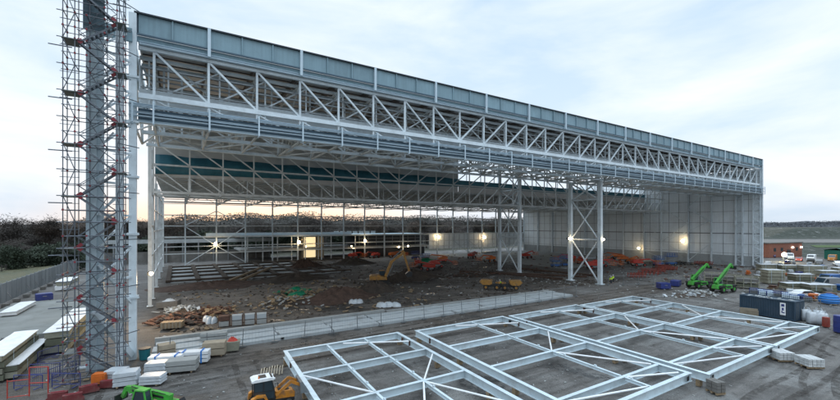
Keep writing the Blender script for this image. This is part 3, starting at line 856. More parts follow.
for k in range(nl):
    z = .25 + k * lv
    left = (k % 2 == 0)
    # landing at the end the flight arrives at, then the flight itself
    x0, x1 = (XS[4] - .1, XS[1] + .1) if left else (XS[1] + .1, XS[4] - .1)
    vv = SV0 + .48 if left else SV1 - .48
    fl = MB()
    for side in (-.36, .36):
        fl.bar((x0, vv + side, z + .05), (x1, vv + side, z + lv + .02), .05, .14)
        fl.tube((x0, vv + side, z + 1.0), (x1, vv + side, z + lv + .95), .03, 5)
    for j in range(1, 9):
        t = j / 9; fl.box((x0 + (x1 - x0) * t, vv, z + lv * t), (.2, .7, .03))
    fo = fl.build('stair_flight', M['scaf'], ST)
    for t in (.04, .93):
        MB().box((x0 + (x1 - x0) * t, vv - .40, z + .1 + lv * t), (.42, .05, .26), 0, math.atan2(lv, abs(x1 - x0)) * (1 if left else -1)).build('guard_clip', M['scafred'], fo)
    cx = (SX0 + XS[1]) / 2 if left else (XS[4] + SX1) / 2
    MB().box((cx, (SV0 + SV1) / 2, z + lv - .03), (.95 if left else .75, 1.75, .06)).build('landing', M['board'], ST)
for k, u in enumerate(XS):
    MB().box((u, SV0, .06), (.4, .3, .08)).build('sole_board', M['wood'], ST)

# ------------------------------------------------------------------ steel frames laid out on the ground
def steel_frame(u0, u1, v0, v1, label, star, seed, notch=True):
    g = random.Random(seed)
    rot = 0
    root = thing('steel_frame', label, 'steel frame', (u0, v0, 0), rot, 'white steel frames laid out on the ground')
    Wd, Ln = u1 - u0, v0 - v1
    zt, h = 1.15, .66
    z = zt - h / 2
    def P(a, b, zz=z): return (a - .052 * b, -b, zz)
    st = [0, 6.4, 12.8, 20.0, Ln]
    for a in (0, Wd):
        MB().ib(P(a, -.2), P(a, 3.0), .36, h).ib(P(a + (.0 if a else .0), 3.12), P(a, Ln + .2), .36, h).build('edge_beam', M['beam'], root)
        MB().box(P(a - .01, 3.06), (.3, .10, h * .92)).build('splice', M['rust'], root)
        MB().box(P(a + .2 * (1 if a == 0 else -1), 1.6, z), (.05, .35, .4)).build('end_plate', M['rust'] if star % 2 else M['black'], root)
    for i, b in enumerate(st):
        MB().ib(P(.05, b), P(Wd - .05, b), .30 if i not in (0, 4) else .34, h - .08 if i not in (0, 4) else h - .004).build('cross_beam', M['beam'], root)
    for k in ((1, 2) if seed == 1 else (1.8,)):
        a = Wd * k / 3
        mb = MB()
        for b0, b1 in zip(st[:-1], st[1:]):
            mb.ib(P(a, b0 + .2, zt - .16), P(a, b1 - .2, zt - .16), .2, .26, .025)
        for b0 in np.arange(1.5, Ln - 1, 3.2): mb.box(P(a, float(b0), zt + .03), (.12, .2, .14))
        mb.build('purlin', M['beam'], root)
    def rod(p, q): MB().tube(P(*p, zt - .12), P(*q, zt - .12), .075, 8).build('tie_rod', M['white'], root)
    c = (Wd / 3 * (2 if seed == 1 else 1.8), st[2])
    rod((c[0] - Wd * .2, .3), (Wd * .98, st[1] * .5)); rod(c, (Wd - .2, st[1] + 1.5)); rod(c, (Wd * .97, st[3] - .4))
    rod((c[0], st[3]), (Wd * .97, Ln - .6)); rod((.2, st[3] + .3), (c[0], Ln - .4))
    if seed == 1: rod((.2, st[1] + .4), (Wd / 3, st[2])); rod((Wd / 3, st[3]), (c[0], c[1]))
    for a in (.0, Wd):
        for b in (0.6, 8.5, 16, Ln - .6):
            MB().box(P(a, b, .22), (.5, .3, .5)).build('timber_bearer', M['wood'], root)
    for b in (0, Ln):
        for a in (.5, Wd - .5): MB().box(P(a, b + (.19 if b else -.19), z), (.34, .03, .36)).build('bolt_plate', M['black'] if b else M['rail'], root)
    return root
steel_frame(12.4, 24.5, -9.4, -33.2, 'white steel frame nearest the wheel loader, leftmost of the four', 1, 1)
steel_frame(26.7, 39.9, -9.9, -32.3, 'white steel frame with the concrete block pallet at its near right corner', 2, 2)
steel_frame(41.0, 54.6, -10.2, -33.2, 'white steel frame with two white block stacks beside its near corner', 1, 3)
steel_frame(55.3, 69.0, -10.7, -33.3, 'white steel frame closest to the dark blue container', 2, 4)

# ------------------------------------------------------------------ fences
def mesh_fence(pts, label, h=2.0, col='galv', grp=None, sp=3.4, wires=True):
    root = thing('mesh_fence', label, 'fence', (pts[0][0], pts[0][1], 0), 0, grp)
    ox, oy = pts[0]
    wm = MB()
    for (x0, y0), (x1, y1) in zip(pts, pts[1:]):
        L_ = math.hypot(x1 - x0, y1 - y0); n = max(1, round(L_ / sp))
        for i in range(n + 1):
            t = i / n; x, y = x0 + (x1 - x0) * t - ox, y0 + (y1 - y0) * t - oy
            lean = rnd.uniform(-.14, .14)
            MB().tube((x, y, 0), (x + lean, y, h), .045, 6).box((x, y, .08), (.7, .25, .16)).build('post', M[col], root)
            if i < n:
                a, b = (x, y), (x + (x1 - x0) / n, y + (y1 - y0) / n)
                for z in (.15, h - .04): wm.tube((a[0], a[1], z), (b[0], b[1], z), .02, 4)
                if wires:
                    for z in np.arange(.4, h - .1, .3): wm.tube((a[0], a[1], float(z)), (b[0], b[1], float(z)), .005, 3)
                    for j in range(1, 10):
                        tt = j / 10; wm.tube((a[0] + (b[0] - a[0]) * tt, a[1] + (b[1] - a[1]) * tt, .15), (a[0] + (b[0] - a[0]) * tt, a[1] + (b[1] - a[1]) * tt, h), .005, 3)
    wm.build('mesh_panel', M[col], root)
    return root
mesh_fence([(3, -1.9), (66, -1.9)], 'grey site fence of wire panels along the pale concrete strip')
mesh_fence([(84, 3.2), (100, -4.5), (116, -2)], 'grey wire fence panels between the hangar floor and the white frames')
mesh_fence([(78, -24.5), (88, -31.5), (99, -37)], 'grey wire fence around the gas bottles right of the container')

# hoarding on the left
hd = thing('site_hoarding', 'long grey panel hoarding along the left edge of the site', 'fence', (-21, 20, 0))
mb = MB()
for i in range(46):
    mb.box((.0 + rnd.uniform(-.02, .02), i * 2.6 + 1.3, 1.75), (.08, 2.56, 3.3))
    for k in range(5): mb.box((.06, i * 2.6 + .3 + k * .5, 1.75), (.05, .08, 3.2))
mb.build('panel', M['hoard'], hd)
for i in range(47):
    MB().box((.12, i * 2.6, 1.9), (.1, .1, 3.5)).build('post', M['hoard'], hd)
    if i % 2: continue
    MB().bar((.1, i * 2.6, 1.7), (.9, i * 2.6, .3), .06).build('prop', M['galv'], hd)
    MB().box((1.35, i * 2.6, .25), (.8, .9, .5)).build('ballast_block', M['conc_d'], hd)
wf_ = thing('wooden_fence', 'dark wooden rail fence along the edge of the wood beyond the grey hoarding', 'fence', (-36, 70, 0))
for i in range(40):
    z = float(height(-36, 70 + i * 3)) - .1
    MB().box((0, i * 3, z + .9), (.16, .16, 1.9)).build('post', M['bark'], wf_)
    for zz in (.5, 1.0, 1.5): MB().box((.1, i * 3 + 1.5, z + zz), (.05, 3.0, .16)).build('rail', M['bark'], wf_)

# ------------------------------------------------------------------ vehicles
def wheels(root, pts, r, w_, rim='grey'):
    for x, y in pts:
        t = MB().wheel((x, y, r), r, w_).build('wheel', M['tyre'], root, True)
        s = 1 if y > 0 else -1
        MB().tube((x, y - s * w_ * .2, r), (x, y + s * w_ * .42, r), r * .56, 14, r * .5).build('rim', M[rim], t)
def telehandler(label, loc, rz, ang=38, grp='green telehandlers', ext=1.0):
    t = thing('telehandler', label, 'telehandler', loc, rz, grp)
    g = M['green']
    MB().prism([(-2.6, .75), (-2.4, 1.45), (-1.0, 1.6), (1.9, 1.2), (2.4, .95), (2.3, .65), (-2.3, .6)], -.62, .62, .04).build('chassis', g, t)
    MB().prism([(-1.1, .7), (-1.1, 1.6), (.9, 1.45), (1.1, .8)], -1.18, -.64, .05).build('engine_cover', g, t)
    MB().box((-.1, 0, .62), (4.4, 1.3, .16)).box((2.0, 0, .8), (.5, 1.5, .4)).build('axle_frame', M['black'], t)
    MB().box((-.1, -1.19, 1.1), (1.3, .03, .32)).build('grille', M['black'], t)
    for x in (-1.65, 1.6):
        for y in (-.98, .98): MB().prism([(x - .8, 1.05), (x - .6, 1.38), (x + .6, 1.38), (x + .8, 1.05), (x + .55, 1.28), (x - .55, 1.28)], y - .26, y + .26).build('mudguard', M['black'], t)
    wheels(t, [(-1.65, -.98), (-1.65, .98), (1.6, -.98), (1.6, .98)], .62, .46, 'green')
    cb = MB().prism([(-.75, .95), (-.75, 1.7), (-.55, 2.55), (.35, 2.6), (.75, 1.6), (.85, .95)], .64, 1.22, .04).build('cab', M['glass'], t)
    f = MB()
    for p, q in (((-.75, .95), (-.75, 1.7)), ((-.75, 1.7), (-.55, 2.55)), ((.35, 2.6), (.75, 1.6)), ((.75, 1.6), (.85, .95))):
        for y in (.64, 1.22): f.bar((p[0], y, p[1]), (q[0], y, q[1]), .1)
    f.box((-.1, .93, 2.62), (1.05, .66, .09)); f.build('cab_frame', g, cb)
    a = R(ang); d = Vector((math.cos(a), 0, math.sin(a))); p0 = Vector((-2.1, 0, 1.75))
    MB().bar(p0, p0 + d * 4.3, .42, .52).build('boom', g, t)
    for yy in (-.225, .225): MB().bar(p0 + d * .6 + Vector((0, yy, 0)), p0 + d * 3.9 + Vector((0, yy, 0)), .02, .16).build('boom_stripe', M['black'], t)
    hz = MB(); q_ = p0 + d * .4
    for k in range(8): hz.tube(q_ + d * (k * .45) + Vector((0, .2, .28)), q_ + d * (k * .45 + .45) + Vector((0, .2, .28 + .05 * math.sin(k))), .03, 5)
    hz.build('hose', M['black'], t)
    b2_ = MB().bar(p0 + d * 4.2, p0 + d * (5.9 * ext), .3, .38).build('boom_extension', g, t)
    tip = p0 + d * (5.9 * ext)
    MB().bar(tip, tip + Vector((.45, 0, -.75)), .26, .3).build('boom_head', g, t)
    c = MB().box(tip + Vector((.62, 0, -.75)), (.10, 1.2, .55))
    for y in (-.4, .4): c.box(tip + Vector((1.2, y, -1.0)), (1.15, .12, .06))
    c.build('forks', M['black'], t)
    MB().tube(Vector((-.3, .0, 1.2)), p0 + d * 2.4, .10, 8).build('lift_ram', M['galv'], t)
    for y in (-.8, .8): MB().box((2.42, y * .6, 1.0), (.08, .2, .14)).build('headlight', M['white'], t)
    return t
telehandler('bright green telehandler with raised boom, the one farther from the container', (97.0, -9.0, 0), YAW + R(18), 36, ext=.92)
telehandler('bright green telehandler with raised boom, the one nearer the container', (95.4, -13.8, 0), YAW + R(22), 38, ext=1.0)
tg = telehandler('bright green telehandler cut off by the bottom edge beside the wrapped bundles', (2.2, -15.6, 0), YAW + R(170), 6, ext=.8); tg.scale = (.74, .8, .86)

def boom_lift(label, loc, rz, col='red', reach=0.0, grp='boom lifts parked inside the hangar'):
    t = thing('boom_lift', label, 'boom lift', loc, rz, grp)
    m = M[col]
    MB().prism([(-1.9, .55), (-1.8, .95), (1.8, .95), (1.9, .55), (1.6, .45), (-1.6, .45)], -.8, .8, .04).build('chassis', M['grey'], t)
    wheels(t, [(-1.35, -1.05), (-1.35, 1.05), (1.35, -1.05), (1.35, 1.05)], .5, .38, col)
    MB().prism([(-2.3, 1.05), (-2.4, 1.9), (-1.4, 2.1), (.9, 1.7), (1.1, 1.05)], -1.0, 1.0, .05).build('turntable', m, t)
    p = Vector((-2.0, 0, 2.0)); q = Vector((3.6, 0, 2.3 + reach))
    MB().bar(p, q, .34, .4).build('boom', m, t)
    r2 = q + Vector((1.7, 0, -.9 - reach * .2))
    MB().bar(q, r2, .2, .22).build('jib', m, t)
    b = MB(); c = r2 + Vector((.75, 0, -.2))
    b.box(c + Vector((0, 0, -.45)), (1.0, 2.2, .08))
    for z in (.1, .65):
        for y in (-1.1, 1.1): b.bar(c + Vector((-.5, y, z)), c + Vector((.5, y, z)), .06)
        for x in (-.5, .5): b.bar(c + Vector((x, -1.1, z)), c + Vector((x, 1.1, z)), .06)
    for x in (-.5, .5):
        for y in (-1.1, 0, 1.1): b.bar(c + Vector((x, y, -.45)), c + Vector((x, y, .65)), .06)
    b.build('basket', m if col != 'red' else M['orange'], t)
    return t
def scissor_lift(label, loc, rz, col='blue', h=.5, grp='scissor lifts parked inside the hangar'):
    t = thing('scissor_lift', label, 'scissor lift', loc, rz, grp)
    m = M[col]
    MB().prism([(-1.5, .35), (-1.5, .95), (1.5, .95), (1.5, .35)], -.8, .8, .03).build('base', m, t)
    wheels(t, [(-1.0, -.75), (-1.0, .75), (1.0, -.75), (1.0, .75)], .38, .28)
    s = MB(); n = 4
    for k in range(n):
        z0, z1 = .95 + h * k / n * 2, .95 + h * (k + 1) / n * 2
        for y in (-.5, .5): s.bar((-1.3, y, z0), (1.3, y, z1), .09); s.bar((1.3, y, z0), (-1.3, y, z1), .09)
    s.build('scissor_arms', M['grey'], t)
    z = 1.0 + 2 * h
    MB().box((0, 0, z + .1), (3.3, 1.7, .18)).build('platform', m, t)
    g = MB()
    for zz in (.6, 1.15):
        for y in (-.82, .82): g.bar((-1.6, y, z + zz), (1.6, y, z + zz), .06)
        for x in (-1.6, 1.6): g.bar((x, -.82, z + zz), (x, .82, z + zz), .06)
    for x in (-1.6, -.8, 0, .8, 1.6):
        for y in (-.82, .82): g.bar((x, y, z + .1), (x, y, z + 1.15), .06)
    g.build('guard_rail', m, t)
    return t
BL = [
 ('red boom lift at the back, in front of the dark annexe, leftmost lift', 63.5, 98, 20, 'red', 0), ('red boom lift second along the back row before the annexe', 71.5, 96, 200, 'red', .3),
 ('orange boom lift in the back row, right of the excavator arm', 79.5, 94, 5, 'orange', .0), ('orange boom lift under the lamp on the back wall', 84.6, 68, 170, 'orange', .4),
 ('red boom lift with low arm in front of the blue scissor lift', 72.5, 53, -20, 'red', .1), ('dark red boom lift beside the rubble, nearest of the back group', 65.5, 47.5, 100, 'red', 0),
 ('red boom lift seen left of the far braced columns', 104, 74, 30, 'red', .2), ('red boom lift seen between the two braced column pairs', 122.5, 62, 10, 'red', .5),
 ('red boom lift parked right behind the near braced columns', 110.5, 24.5, -25, 'red', .4), ('bright red boom lift right of the near braced columns, arm lowered', 117.5, 27.0, -40, 'red', .1),
 ('orange boom lift on the pale floor near the right wall', 139, 33, 160, 'orange', .4), ('orange boom lift beside the right wall, next to the blue scissor lifts', 136, 27, 10, 'orange', .1),
 ('small red boom lift in front of the right wall, its basket low', 129.5, 21.5, -30, 'red', 0),
 ('red boom lift on the dirt left of the far braced columns, mid floor', 70, 60, 60, 'red', .0), ('orange boom lift behind the far braced columns', 99, 58, 190, 'orange', .3),
 ('red boom lift in the middle of the pale floor, boom to the left', 126, 45, 170, 'red', .2), ('small orange boom lift between the pale stacks and the right wall', 148, 40, 100, 'orange', .2),
 ('red boom lift behind the near braced columns, farther back', 121, 36, 200, 'red', .3)]
for l, u, v, a_, c_, rc in BL: boom_lift(l, (u, v, .05), R(a_), c_, rc)
for l, u, v, a_, c_, h_ in [
 ('blue scissor lift on the left of the back group, beside the green sheeting', 78.5, 69, -30, 'blue', .5), ('blue scissor lift standing behind the near braced columns', 105, 34, -25, 'blue', .4),
 ('blue scissor lift farther behind the near braced columns', 110, 35, 60, 'blue', .7), ('blue scissor lift left of the pair at the right wall', 137.5, 19.5, -20, 'blue', .5),
 ('blue scissor lift right of the pair at the right wall', 142.5, 18.0, -35, 'blue', .9), ('dark blue scissor lift near the annexe lamps', 83, 83, 10, 'navy', .5)]:
    scissor_lift(l, (u, v, .05), R(a_), c_, h_)

def excavator(label, loc, rz, body='mudyellow'):
    t = thing('excavator', label, 'excavator', loc, rz)
    for y in (-1.15, 1.15):
        MB().prism([(-1.9, .12), (-2.15, .5), (-1.9, .9), (1.9, .9), (2.15, .5), (1.9, .12), (1.6, 0), (-1.6, 0)], y - .28, y + .28, .03).build('track', M['tyre'], t)
    MB().box((0, 0, .8), (1.6, 1.9, .5)).build('undercarriage', M['black'], t)
    MB().prism([(-2.4, 1.1), (-2.45, 1.9), (-2.0, 2.2), (-.3, 2.2), (.2, 1.9), (1.4, 1.7), (1.4, 1.1)], -1.3, 1.3, .05).build('body', M[body], t)
    cb = MB().prism([(-.2, 1.8), (-.2, 2.95), (.9, 2.95), (1.35, 2.1), (1.35, 1.75)], .35, 1.28, .05).build('cab', M['glass'], t)
    MB().box((.35, .82, 3.0), (1.2, 1.0, .1)).build('cab_roof', M[body], cb)
    p = [Vector((1.1, -.3, 1.8)), Vector((2.5, -.3, 5.2)), Vector((5.4, -.3, 7.2)), Vector((6.4, -.3, 2.9))]
    MB().bar(p[0], p[1], .5, .6).bar(p[1] - (p[1] - p[0]).normalized() * .2, p[2], .46, .5).build('boom', M[body], t)
    MB().bar(p[2] + Vector((-.5, 0, .35)), p[3], .36, .46).build('dipper_arm', M[body], t)
    MB().tube(p[1] + Vector((0, 0, .4)), p[2] + Vector((-.6, 0, .5)), .12, 8).tube((1.5, -.3, 1.7), (2.9, -.3, 4.6), .12, 8).build('ram', M['galv'], t)
    b = p[3]
    MB().prism([(b.x - .1, b.z), (b.x + .7, b.z - .3), (b.x + .5, b.z - 1.2), (b.x - .5, b.z - 1.3), (b.x - .9, b.z - .6)], -.95, .35, .03).build('bucket', M['black'], t)
    return t
excavator('yellow tracked excavator reaching over the dark soil heap', (42.0, 30.5, .05), YAW + R(8))

def loader(label, loc, rz):
    t = thing('wheel_loader', label, 'wheel loader', loc, rz)
    Y = M['yellow']
    MB().prism([(-1.5, .7), (-1.5, 1.3), (.6, 1.35), (2.6, 1.25), (2.75, .75), (2.4, .6)], -.5, .5, .05).build('chassis', M['black'], t)
    MB().prism([(.7, 1.1), (.7, 1.75), (2.5, 1.6), (2.75, 1.4), (2.75, 1.0)], -.52, .52, .08).build('bonnet', Y, t)
    MB().box((1.6, 0, 1.72), (1.1, .6, .05)).build('bonnet_grille', M['black'], t)
    wheels(t, [(-.9, -.95), (-.9, .95)], .82, .5, 'yellow'); wheels(t, [(2.0, -.9), (2.0, .9)], .52, .4, 'yellow')
    for y in (-1, 1): MB().prism([(-1.8, 1.1), (-1.7, 1.6), (-1.1, 1.82), (-.3, 1.75), (.0, 1.2), (-.2, 1.2), (-.5, 1.62), (-1.2, 1.66), (-1.6, 1.2)], y * .72 if y > 0 else y * 1.22, y * 1.22 if y > 0 else y * .72).build('mudguard', Y, t)
    cb = MB().prism([(-1.35, 1.3), (-1.4, 2.75), (.35, 2.75), (.6, 1.9), (.6, 1.3)], -.72, .72, .03).build('cab', M['glass'], t)
    f = MB()
    for x0, z0, x1, z1 in ((-1.35, 1.3, -1.4, 2.78), (.6, 1.3, .6, 1.9), (.6, 1.9, .35, 2.78), (-.45, 1.3, -.45, 2.78)):
        for y in (-.73, .73): f.bar((x0, y, z0), (x1, y, z1), .09)
    for y in (-.73, .73): f.bar((-1.4, y, 2.0), (.6, y, 1.95), .06)
    f.build('cab_frame', M['black'], cb)
    MB().prism([(-1.6, 2.78), (-1.6, 2.92), (-1.3, 3.0), (.3, 3.0), (.6, 2.9), (.6, 2.78)], -.82, .82, .04).build('cab_roof', M['white'], cb)
    MB().box((-.5, 0, 3.01), (.7, .9, .05)).box((.35, 0, 3.0), (.16, 1.2, .08)).build('roof_hatch', M['black'], cb)
    for y in (-.6, .6): MB().box((.64, y, 2.84), (.08, .2, .14)).build('headlight', M['white'], t)
    # front loader
    for y in (-.62, .62): MB().bar((.75, y, 1.45), (2.3, y, 2.35), .14, .26).bar((2.3, y, 2.35), (3.3, y, 1.9), .14, .24).build('loader_arm', Y, t)
    MB().prism([(3.2, 1.35), (3.15, 2.25), (3.4, 2.3), (4.1, 1.4), (4.1, 1.3)], -1.15, 1.15).build('loader_bucket', M['galv'], t)
    for y in (-.85, .85): MB().bar((.6, y * .9, 2.4), (.85, y * 1.1, 2.5), .03).box((.9, y * 1.15, 2.4), (.05, .22, .32)).build('mirror', M['black'], t)
    MB().tube((-.9, -.5, 3.0), (-.9, -.5, 3.16), .07, 8).build('beacon', M['orange'], cb)
    return t
lo = loader('yellow wheel loader with white cab roof, cut off by the bottom edge', (9.0, -18.9, 0), R(-2)); lo.scale = (.66, .66, .86)

def dumper(label, loc, rz, col='mudyellow'):
    t = thing('dumper', label, 'dumper', loc, rz, 'yellow dumpers on the dirt before the far braced columns')
    MB().prism([(-1.9, .5), (-1.9, 1.2), (-1.0, 1.3), (.2, 1.0), (1.5, .9), (1.5, .55)], -.5, .5, .05).build('chassis', M['black'], t)
    wheels(t, [(-1.2, -.8), (-1.2, .8), (1.0, -.8), (1.0, .8)], .5, .4, col)
    MB().prism([(-.2, 1.15), (-.35, 1.9), (1.9, 1.95), (2.3, 1.5), (1.6, .95), (.2, .95)], -1.0, 1.0, .06).build('skip', M[col], t)
    MB().box((-1.4, 0, 1.35), (.9, .9, .4)).build('engine_cover', M[col], t)
    MB().box((-.85, 0, 1.5), (.45, .5, .14)).box((-1.05, 0, 1.75), (.12, .5, .5)).build('seat', M['black'], t)
    r = MB()
    for y in (-.5, .5): r.bar((-1.3, y, 1.4), (-1.3, y, 2.75), .07)
    r.bar((-1.3, -.5, 2.75), (-1.3, .5, 2.75), .07); r.build('roll_bar', M['black'], t)
    return t
dumper('yellow dumper facing right, beside the worker on the dirt', (61.2, 9.9, .05), YAW + R(-8))
dumper('yellow dumper at the left, behind the site fence posts', (58.3, 12.6, .05), YAW + R(170))

def car(label, loc, rz, col, van=False, grp='vehicles parked in the yard right of the hangar'):
    t = thing('parked_van' if van else 'parked_car', label, 'van' if van else 'car', loc, rz, grp)
    if van: pr = [(-2.5, .35), (-2.5, 2.2), (-2.3, 2.3), (1.0, 2.3), (1.75, 1.3), (2.5, 1.1), (2.55, .35)]; gl = [(.6, 1.35), (.6, 2.05), (1.0, 2.1), (1.6, 1.35)]; hw = .98
    else: pr = [(-2.1, .35), (-2.1, .95), (-1.5, 1.05), (-1.0, 1.45), (.5, 1.47), (1.2, 1.0), (2.0, .85), (2.1, .35)]; gl = [(-1.35, 1.02), (-.95, 1.38), (.45, 1.4), (1.05, 1.0)]; hw = .88
    MB().prism(pr, -hw, hw, .03).build('body', M[col], t)
    MB().prism(gl, -hw - .012, hw + .012).build('window', M['glass'], t)
    MB().bar((1.7 if van else 1.15, 0, 1.36 if van else 1.05), (1.06 if van else .58, 0, 2.2 if van else 1.43), hw * 1.7, .05).build('windscreen', M['glass'], t)
    wheels(t, [(-1.4, -hw + .08), (-1.4, hw - .08), (1.4, -hw + .08), (1.4, hw - .08)], .34, .22)
    for y in (-.62, .62): MB().box((2.1 if not van else 2.53, y, .75), (.08, .3, .16)).build('headlight', M['white'], t)
    return t
for l, u, v, a_, c_, vn_ in [
 ('white van parked in front of the brick building', 208, 5.5, 200, 'white', True), ('small red car parked between the lamp and the white vans', 199, .6, 190, 'red', False),
 ('white van beside the yellow van in the far row', 205.5, -1.2, 185, 'white', True), ('yellow van in the far row before the green shed', 211, -5.6, 185, 'yellow', True),
 ('dark grey car in the far row, in front of the yellow van', 193, -6.0, 10, 'grey', False), ('black car parked in front of the white vans', 196, -3.2, 10, 'black', False),
 ('white car near the bright blue tank', 99.6, -24.6, -30, 'white', False), ('light blue van at the right edge of the yard', 126.5, -22.2, 160, 'blue', True),
 ('grey van at the right edge behind the blue tank', 118.0, -23.6, 150, 'grey', True), ('white car at the far right of the parked rows', 188, -11.5, 20, 'white', False),
 ('navy car parked left of the brick building lamp', 214, 12.5, 200, 'navy', False)]:
    car(l, (u, v, .0), R(a_), c_, vn_)

# ------------------------------------------------------------------ people
def person(label, loc, rz, trouser='cloth', bend=0.0, arm=.3):
    def grow(name, pts, edges, rad, m, parent, lv=1):
        me = bpy.data.meshes.new(name); me.from_pydata(pts, edges, []); me.update()
        o = bpy.data.objects.new(name, me); COL.objects.link(o)
        if parent: o.parent = parent
        s = o.modifiers.new('skin', 'SKIN'); s.use_smooth_shade = True
        for i, r_ in enumerate(rad): me.skin_vertices[0].data[i].radius = r_ if isinstance(r_, tuple) else (r_, r_)
        me.skin_vertices[0].data[0].use_root = True
        ss = o.modifiers.new('smooth', 'SUBSURF'); ss.levels = lv; ss.render_levels = lv
        me.materials.append(m)
        return o
    b = bend
    P = [(0, 0, .95), (.06 * b, 0, 1.2), (.18 * b, 0, 1.42), (.22 * b, 0, 1.53), (.25 * b, 0, 1.62), (.26 * b, 0, 1.72),
         (.17 * b, .2, 1.40), (.17 * b, -.2, 1.40), (.1 + arm * .3, .27, 1.13), (.05, -.27, 1.13), (.25 + arm * .5, .24, .95 + arm * .25), (.16 + arm * .2, -.27, .90 + arm * .1),
         (.02, .10, .90), (.02, -.10, .90), (.07, .12, .50), (-.02, -.12, .50), (.0, .13, .09), (-.1, -.13, .09), (.17, .14, .04), (.08, -.14, .04), (.1 * 0 + .29 + arm * .55, .23, .90 + arm * .25), (.20 + arm * .24, -.27, .82 + arm * .1)]
    E = [(0, 1), (1, 2), (2, 3), (3, 4), (4, 5), (2, 6), (2, 7), (6, 8), (7, 9), (8, 10), (9, 11), (0, 12), (0, 13), (12, 14), (13, 15), (14, 16), (15, 17), (16, 18), (17, 19), (10, 20), (11, 21)]
    rr = [(.15, .12), (.15, .115), (.15, .11), .055, (.095, .085), (.085, .075), .075, .075, .055, .055, .04, .04, .1, .1, .075, .075, .05, .05, .04, .04, .03, .03]
    rr = [(max(x) if isinstance(x, tuple) else x, min(x) if isinstance(x, tuple) else x) for x in rr]
    t = thing('person', label, 'person', loc, rz)
    body = grow('body', P, E, rr, M['skin'], t)
    J = [0, 1, 2, 6, 7, 8, 9, 10, 11]
    grow('hi_vis_jacket', [P[i] for i in J], [(0, 1), (1, 2), (2, 3), (2, 4), (3, 5), (4, 6), (5, 7), (6, 8)], [(.175, .15), (.175, .145), (.17, .14), .1, .1, .078, .078, .062, .062], M['hivis'], t)
    J = [0, 12, 13, 14, 15, 16, 17]
    grow('trousers', [P[i] for i in J], [(0, 1), (0, 2), (1, 3), (2, 4), (3, 5), (4, 6)], [.16, .125, .125, .098, .098, .085, .085], M[trouser], t)
    h = MB(); c = P[5]
    for k in range(6):
        pass
    n = 14; vs = []; fs = []
    for j in range(5):
        a_ = j / 4 * math.pi / 2
        for i in range(n): vs.append((c[0] + .14 * math.cos(a_) * math.cos(2 * math.pi * i / n) * 1.12, c[1] + .125 * math.cos(a_) * math.sin(2 * math.pi * i / n), c[2] + .01 + .13 * math.sin(a_)))
    for j in range(4): fs += [(j * n + i, j * n + (i + 1) % n, (j + 1) * n + (i + 1) % n, (j + 1) * n + i) for i in range(n)]
    h.add(vs, fs); h.box((c[0] + .16, c[1], c[2] + .015), (.1, .2, .02)); h.build('hard_hat', M['white'], t, True)
    return t
person('worker in a yellow hi-vis jacket, left of two, right of the near braced columns', (85.9, 3.7, 0), R(200), bend=.5, arm=.6)
person('worker in a yellow hi-vis jacket, right of two, right of the near braced columns', (88.2, 4.6, 0), R(170), 'cloth', .2, .9)
person('worker in a hi-vis jacket standing by the yellow dumpers', (60.6, 12.4, 0), R(250), arm=.4)

# ------------------------------------------------------------------ lamps
def lamp(label, p, m='lamp', r=.42, power=900, d=(0, -1), pole=False, col=(1, .72, .42)):
    t = thing('flood_light', label, 'flood light', p, 0, 'lit flood lights')
    MB().box((-d[0] * .35, -d[1] * .35, 0), (.5, .5, .5)).bar((-d[0] * .3, -d[1] * .3, 0), (-d[0] * .9, -d[1] * .9, .1), .1).build('housing', M['black'], t)
    n = 12; vs = [(0, 0, 0)]; fs = []
    mb = MB()
    for j in range(1, 6):
        th = j / 5 * math.pi * .62
        for i in range(n):
            a_ = 2 * math.pi * i / n
            x, y, z = r * math.sin(th) * math.cos(a_), r * math.sin(th) * math.sin(a_), r * math.cos(th)
            vs.append((d[0] * z - d[1] * x, d[1] * z + d[0] * x, y))
    vs[0] = (d[0] * r, d[1] * r, 0)
    fs += [(0, 1 + i, 1 + (i + 1) % n) for i in range(n)]
    for j in range(4): fs += [(1 + j * n + i, 1 + (j + 1) * n + i, 1 + (j + 1) * n + (i + 1) % n, 1 + j * n + (i + 1) % n) for i in range(n)]
    mb.add(vs, fs).build('lens', M[m], t, True)  # glowing lens made oversized to stand in for the lamp's glare
    if pole: MB().tube((-d[0] * .5, -d[1] * .5, -p[2]), (-d[0] * .5, -d[1] * .5, .6), .07, 8).build('pole', M['galv'], t)
    if power:
        l = bpy.data.lights.new('lamp_light', 'POINT'); l.energy = power; l.color = col; l.shadow_soft_size = .3
        o = bpy.data.objects.new('lamp_light', l); COL.objects.link(o); o.parent = t; o.location = (d[0] * 2.2, d[1] * 2.2, -.6)
    return t
PW = 110
lamp('small lit lamp on the left side frame of the hangar', (.7, 17, 6.5), 'lamp', .24, 1700, (.5, -.87))
lamp('lit flood light on the braced post at the back left', (14.6, 98.6, 7.0), 'lamp', .5, PW, (.2, -.98))
lamp('lit flood light on the back post before the pale annexe wall', (42.1, 98.8, 7.0), 'lamp', .5, PW, (0, -1))
lamp('lit flood light above the boom lifts of the back row', (68.7, 98.8, 7.0), 'lamp', .5, PW, (0, -1))
lamp('lit flood light on the back wall left of the far braced columns', (105, 98.8, 8.0), 'lamp', .55, PW, (0, -1))
lamp('lit flood light on the back wall just left of the far braced columns', (132.6, 98.8, 7.5), 'lamp', .55, PW, (0, -1))
lamp('lit flood light on the left near braced column', (82.7, 12.2, 10.0), 'lamp', .26, PW * .5, (-.2, -.98))
lamp('lit flood light on the right near braced column', (83.9, 4.3, 10.0), 'lamp', .26, PW * .5, (.3, -.95))
lamp('large lit flood light on the right wall', (W - 1.2, 22.2, 7.5), 'lamp', .5, PW * .2, (-1, 0))
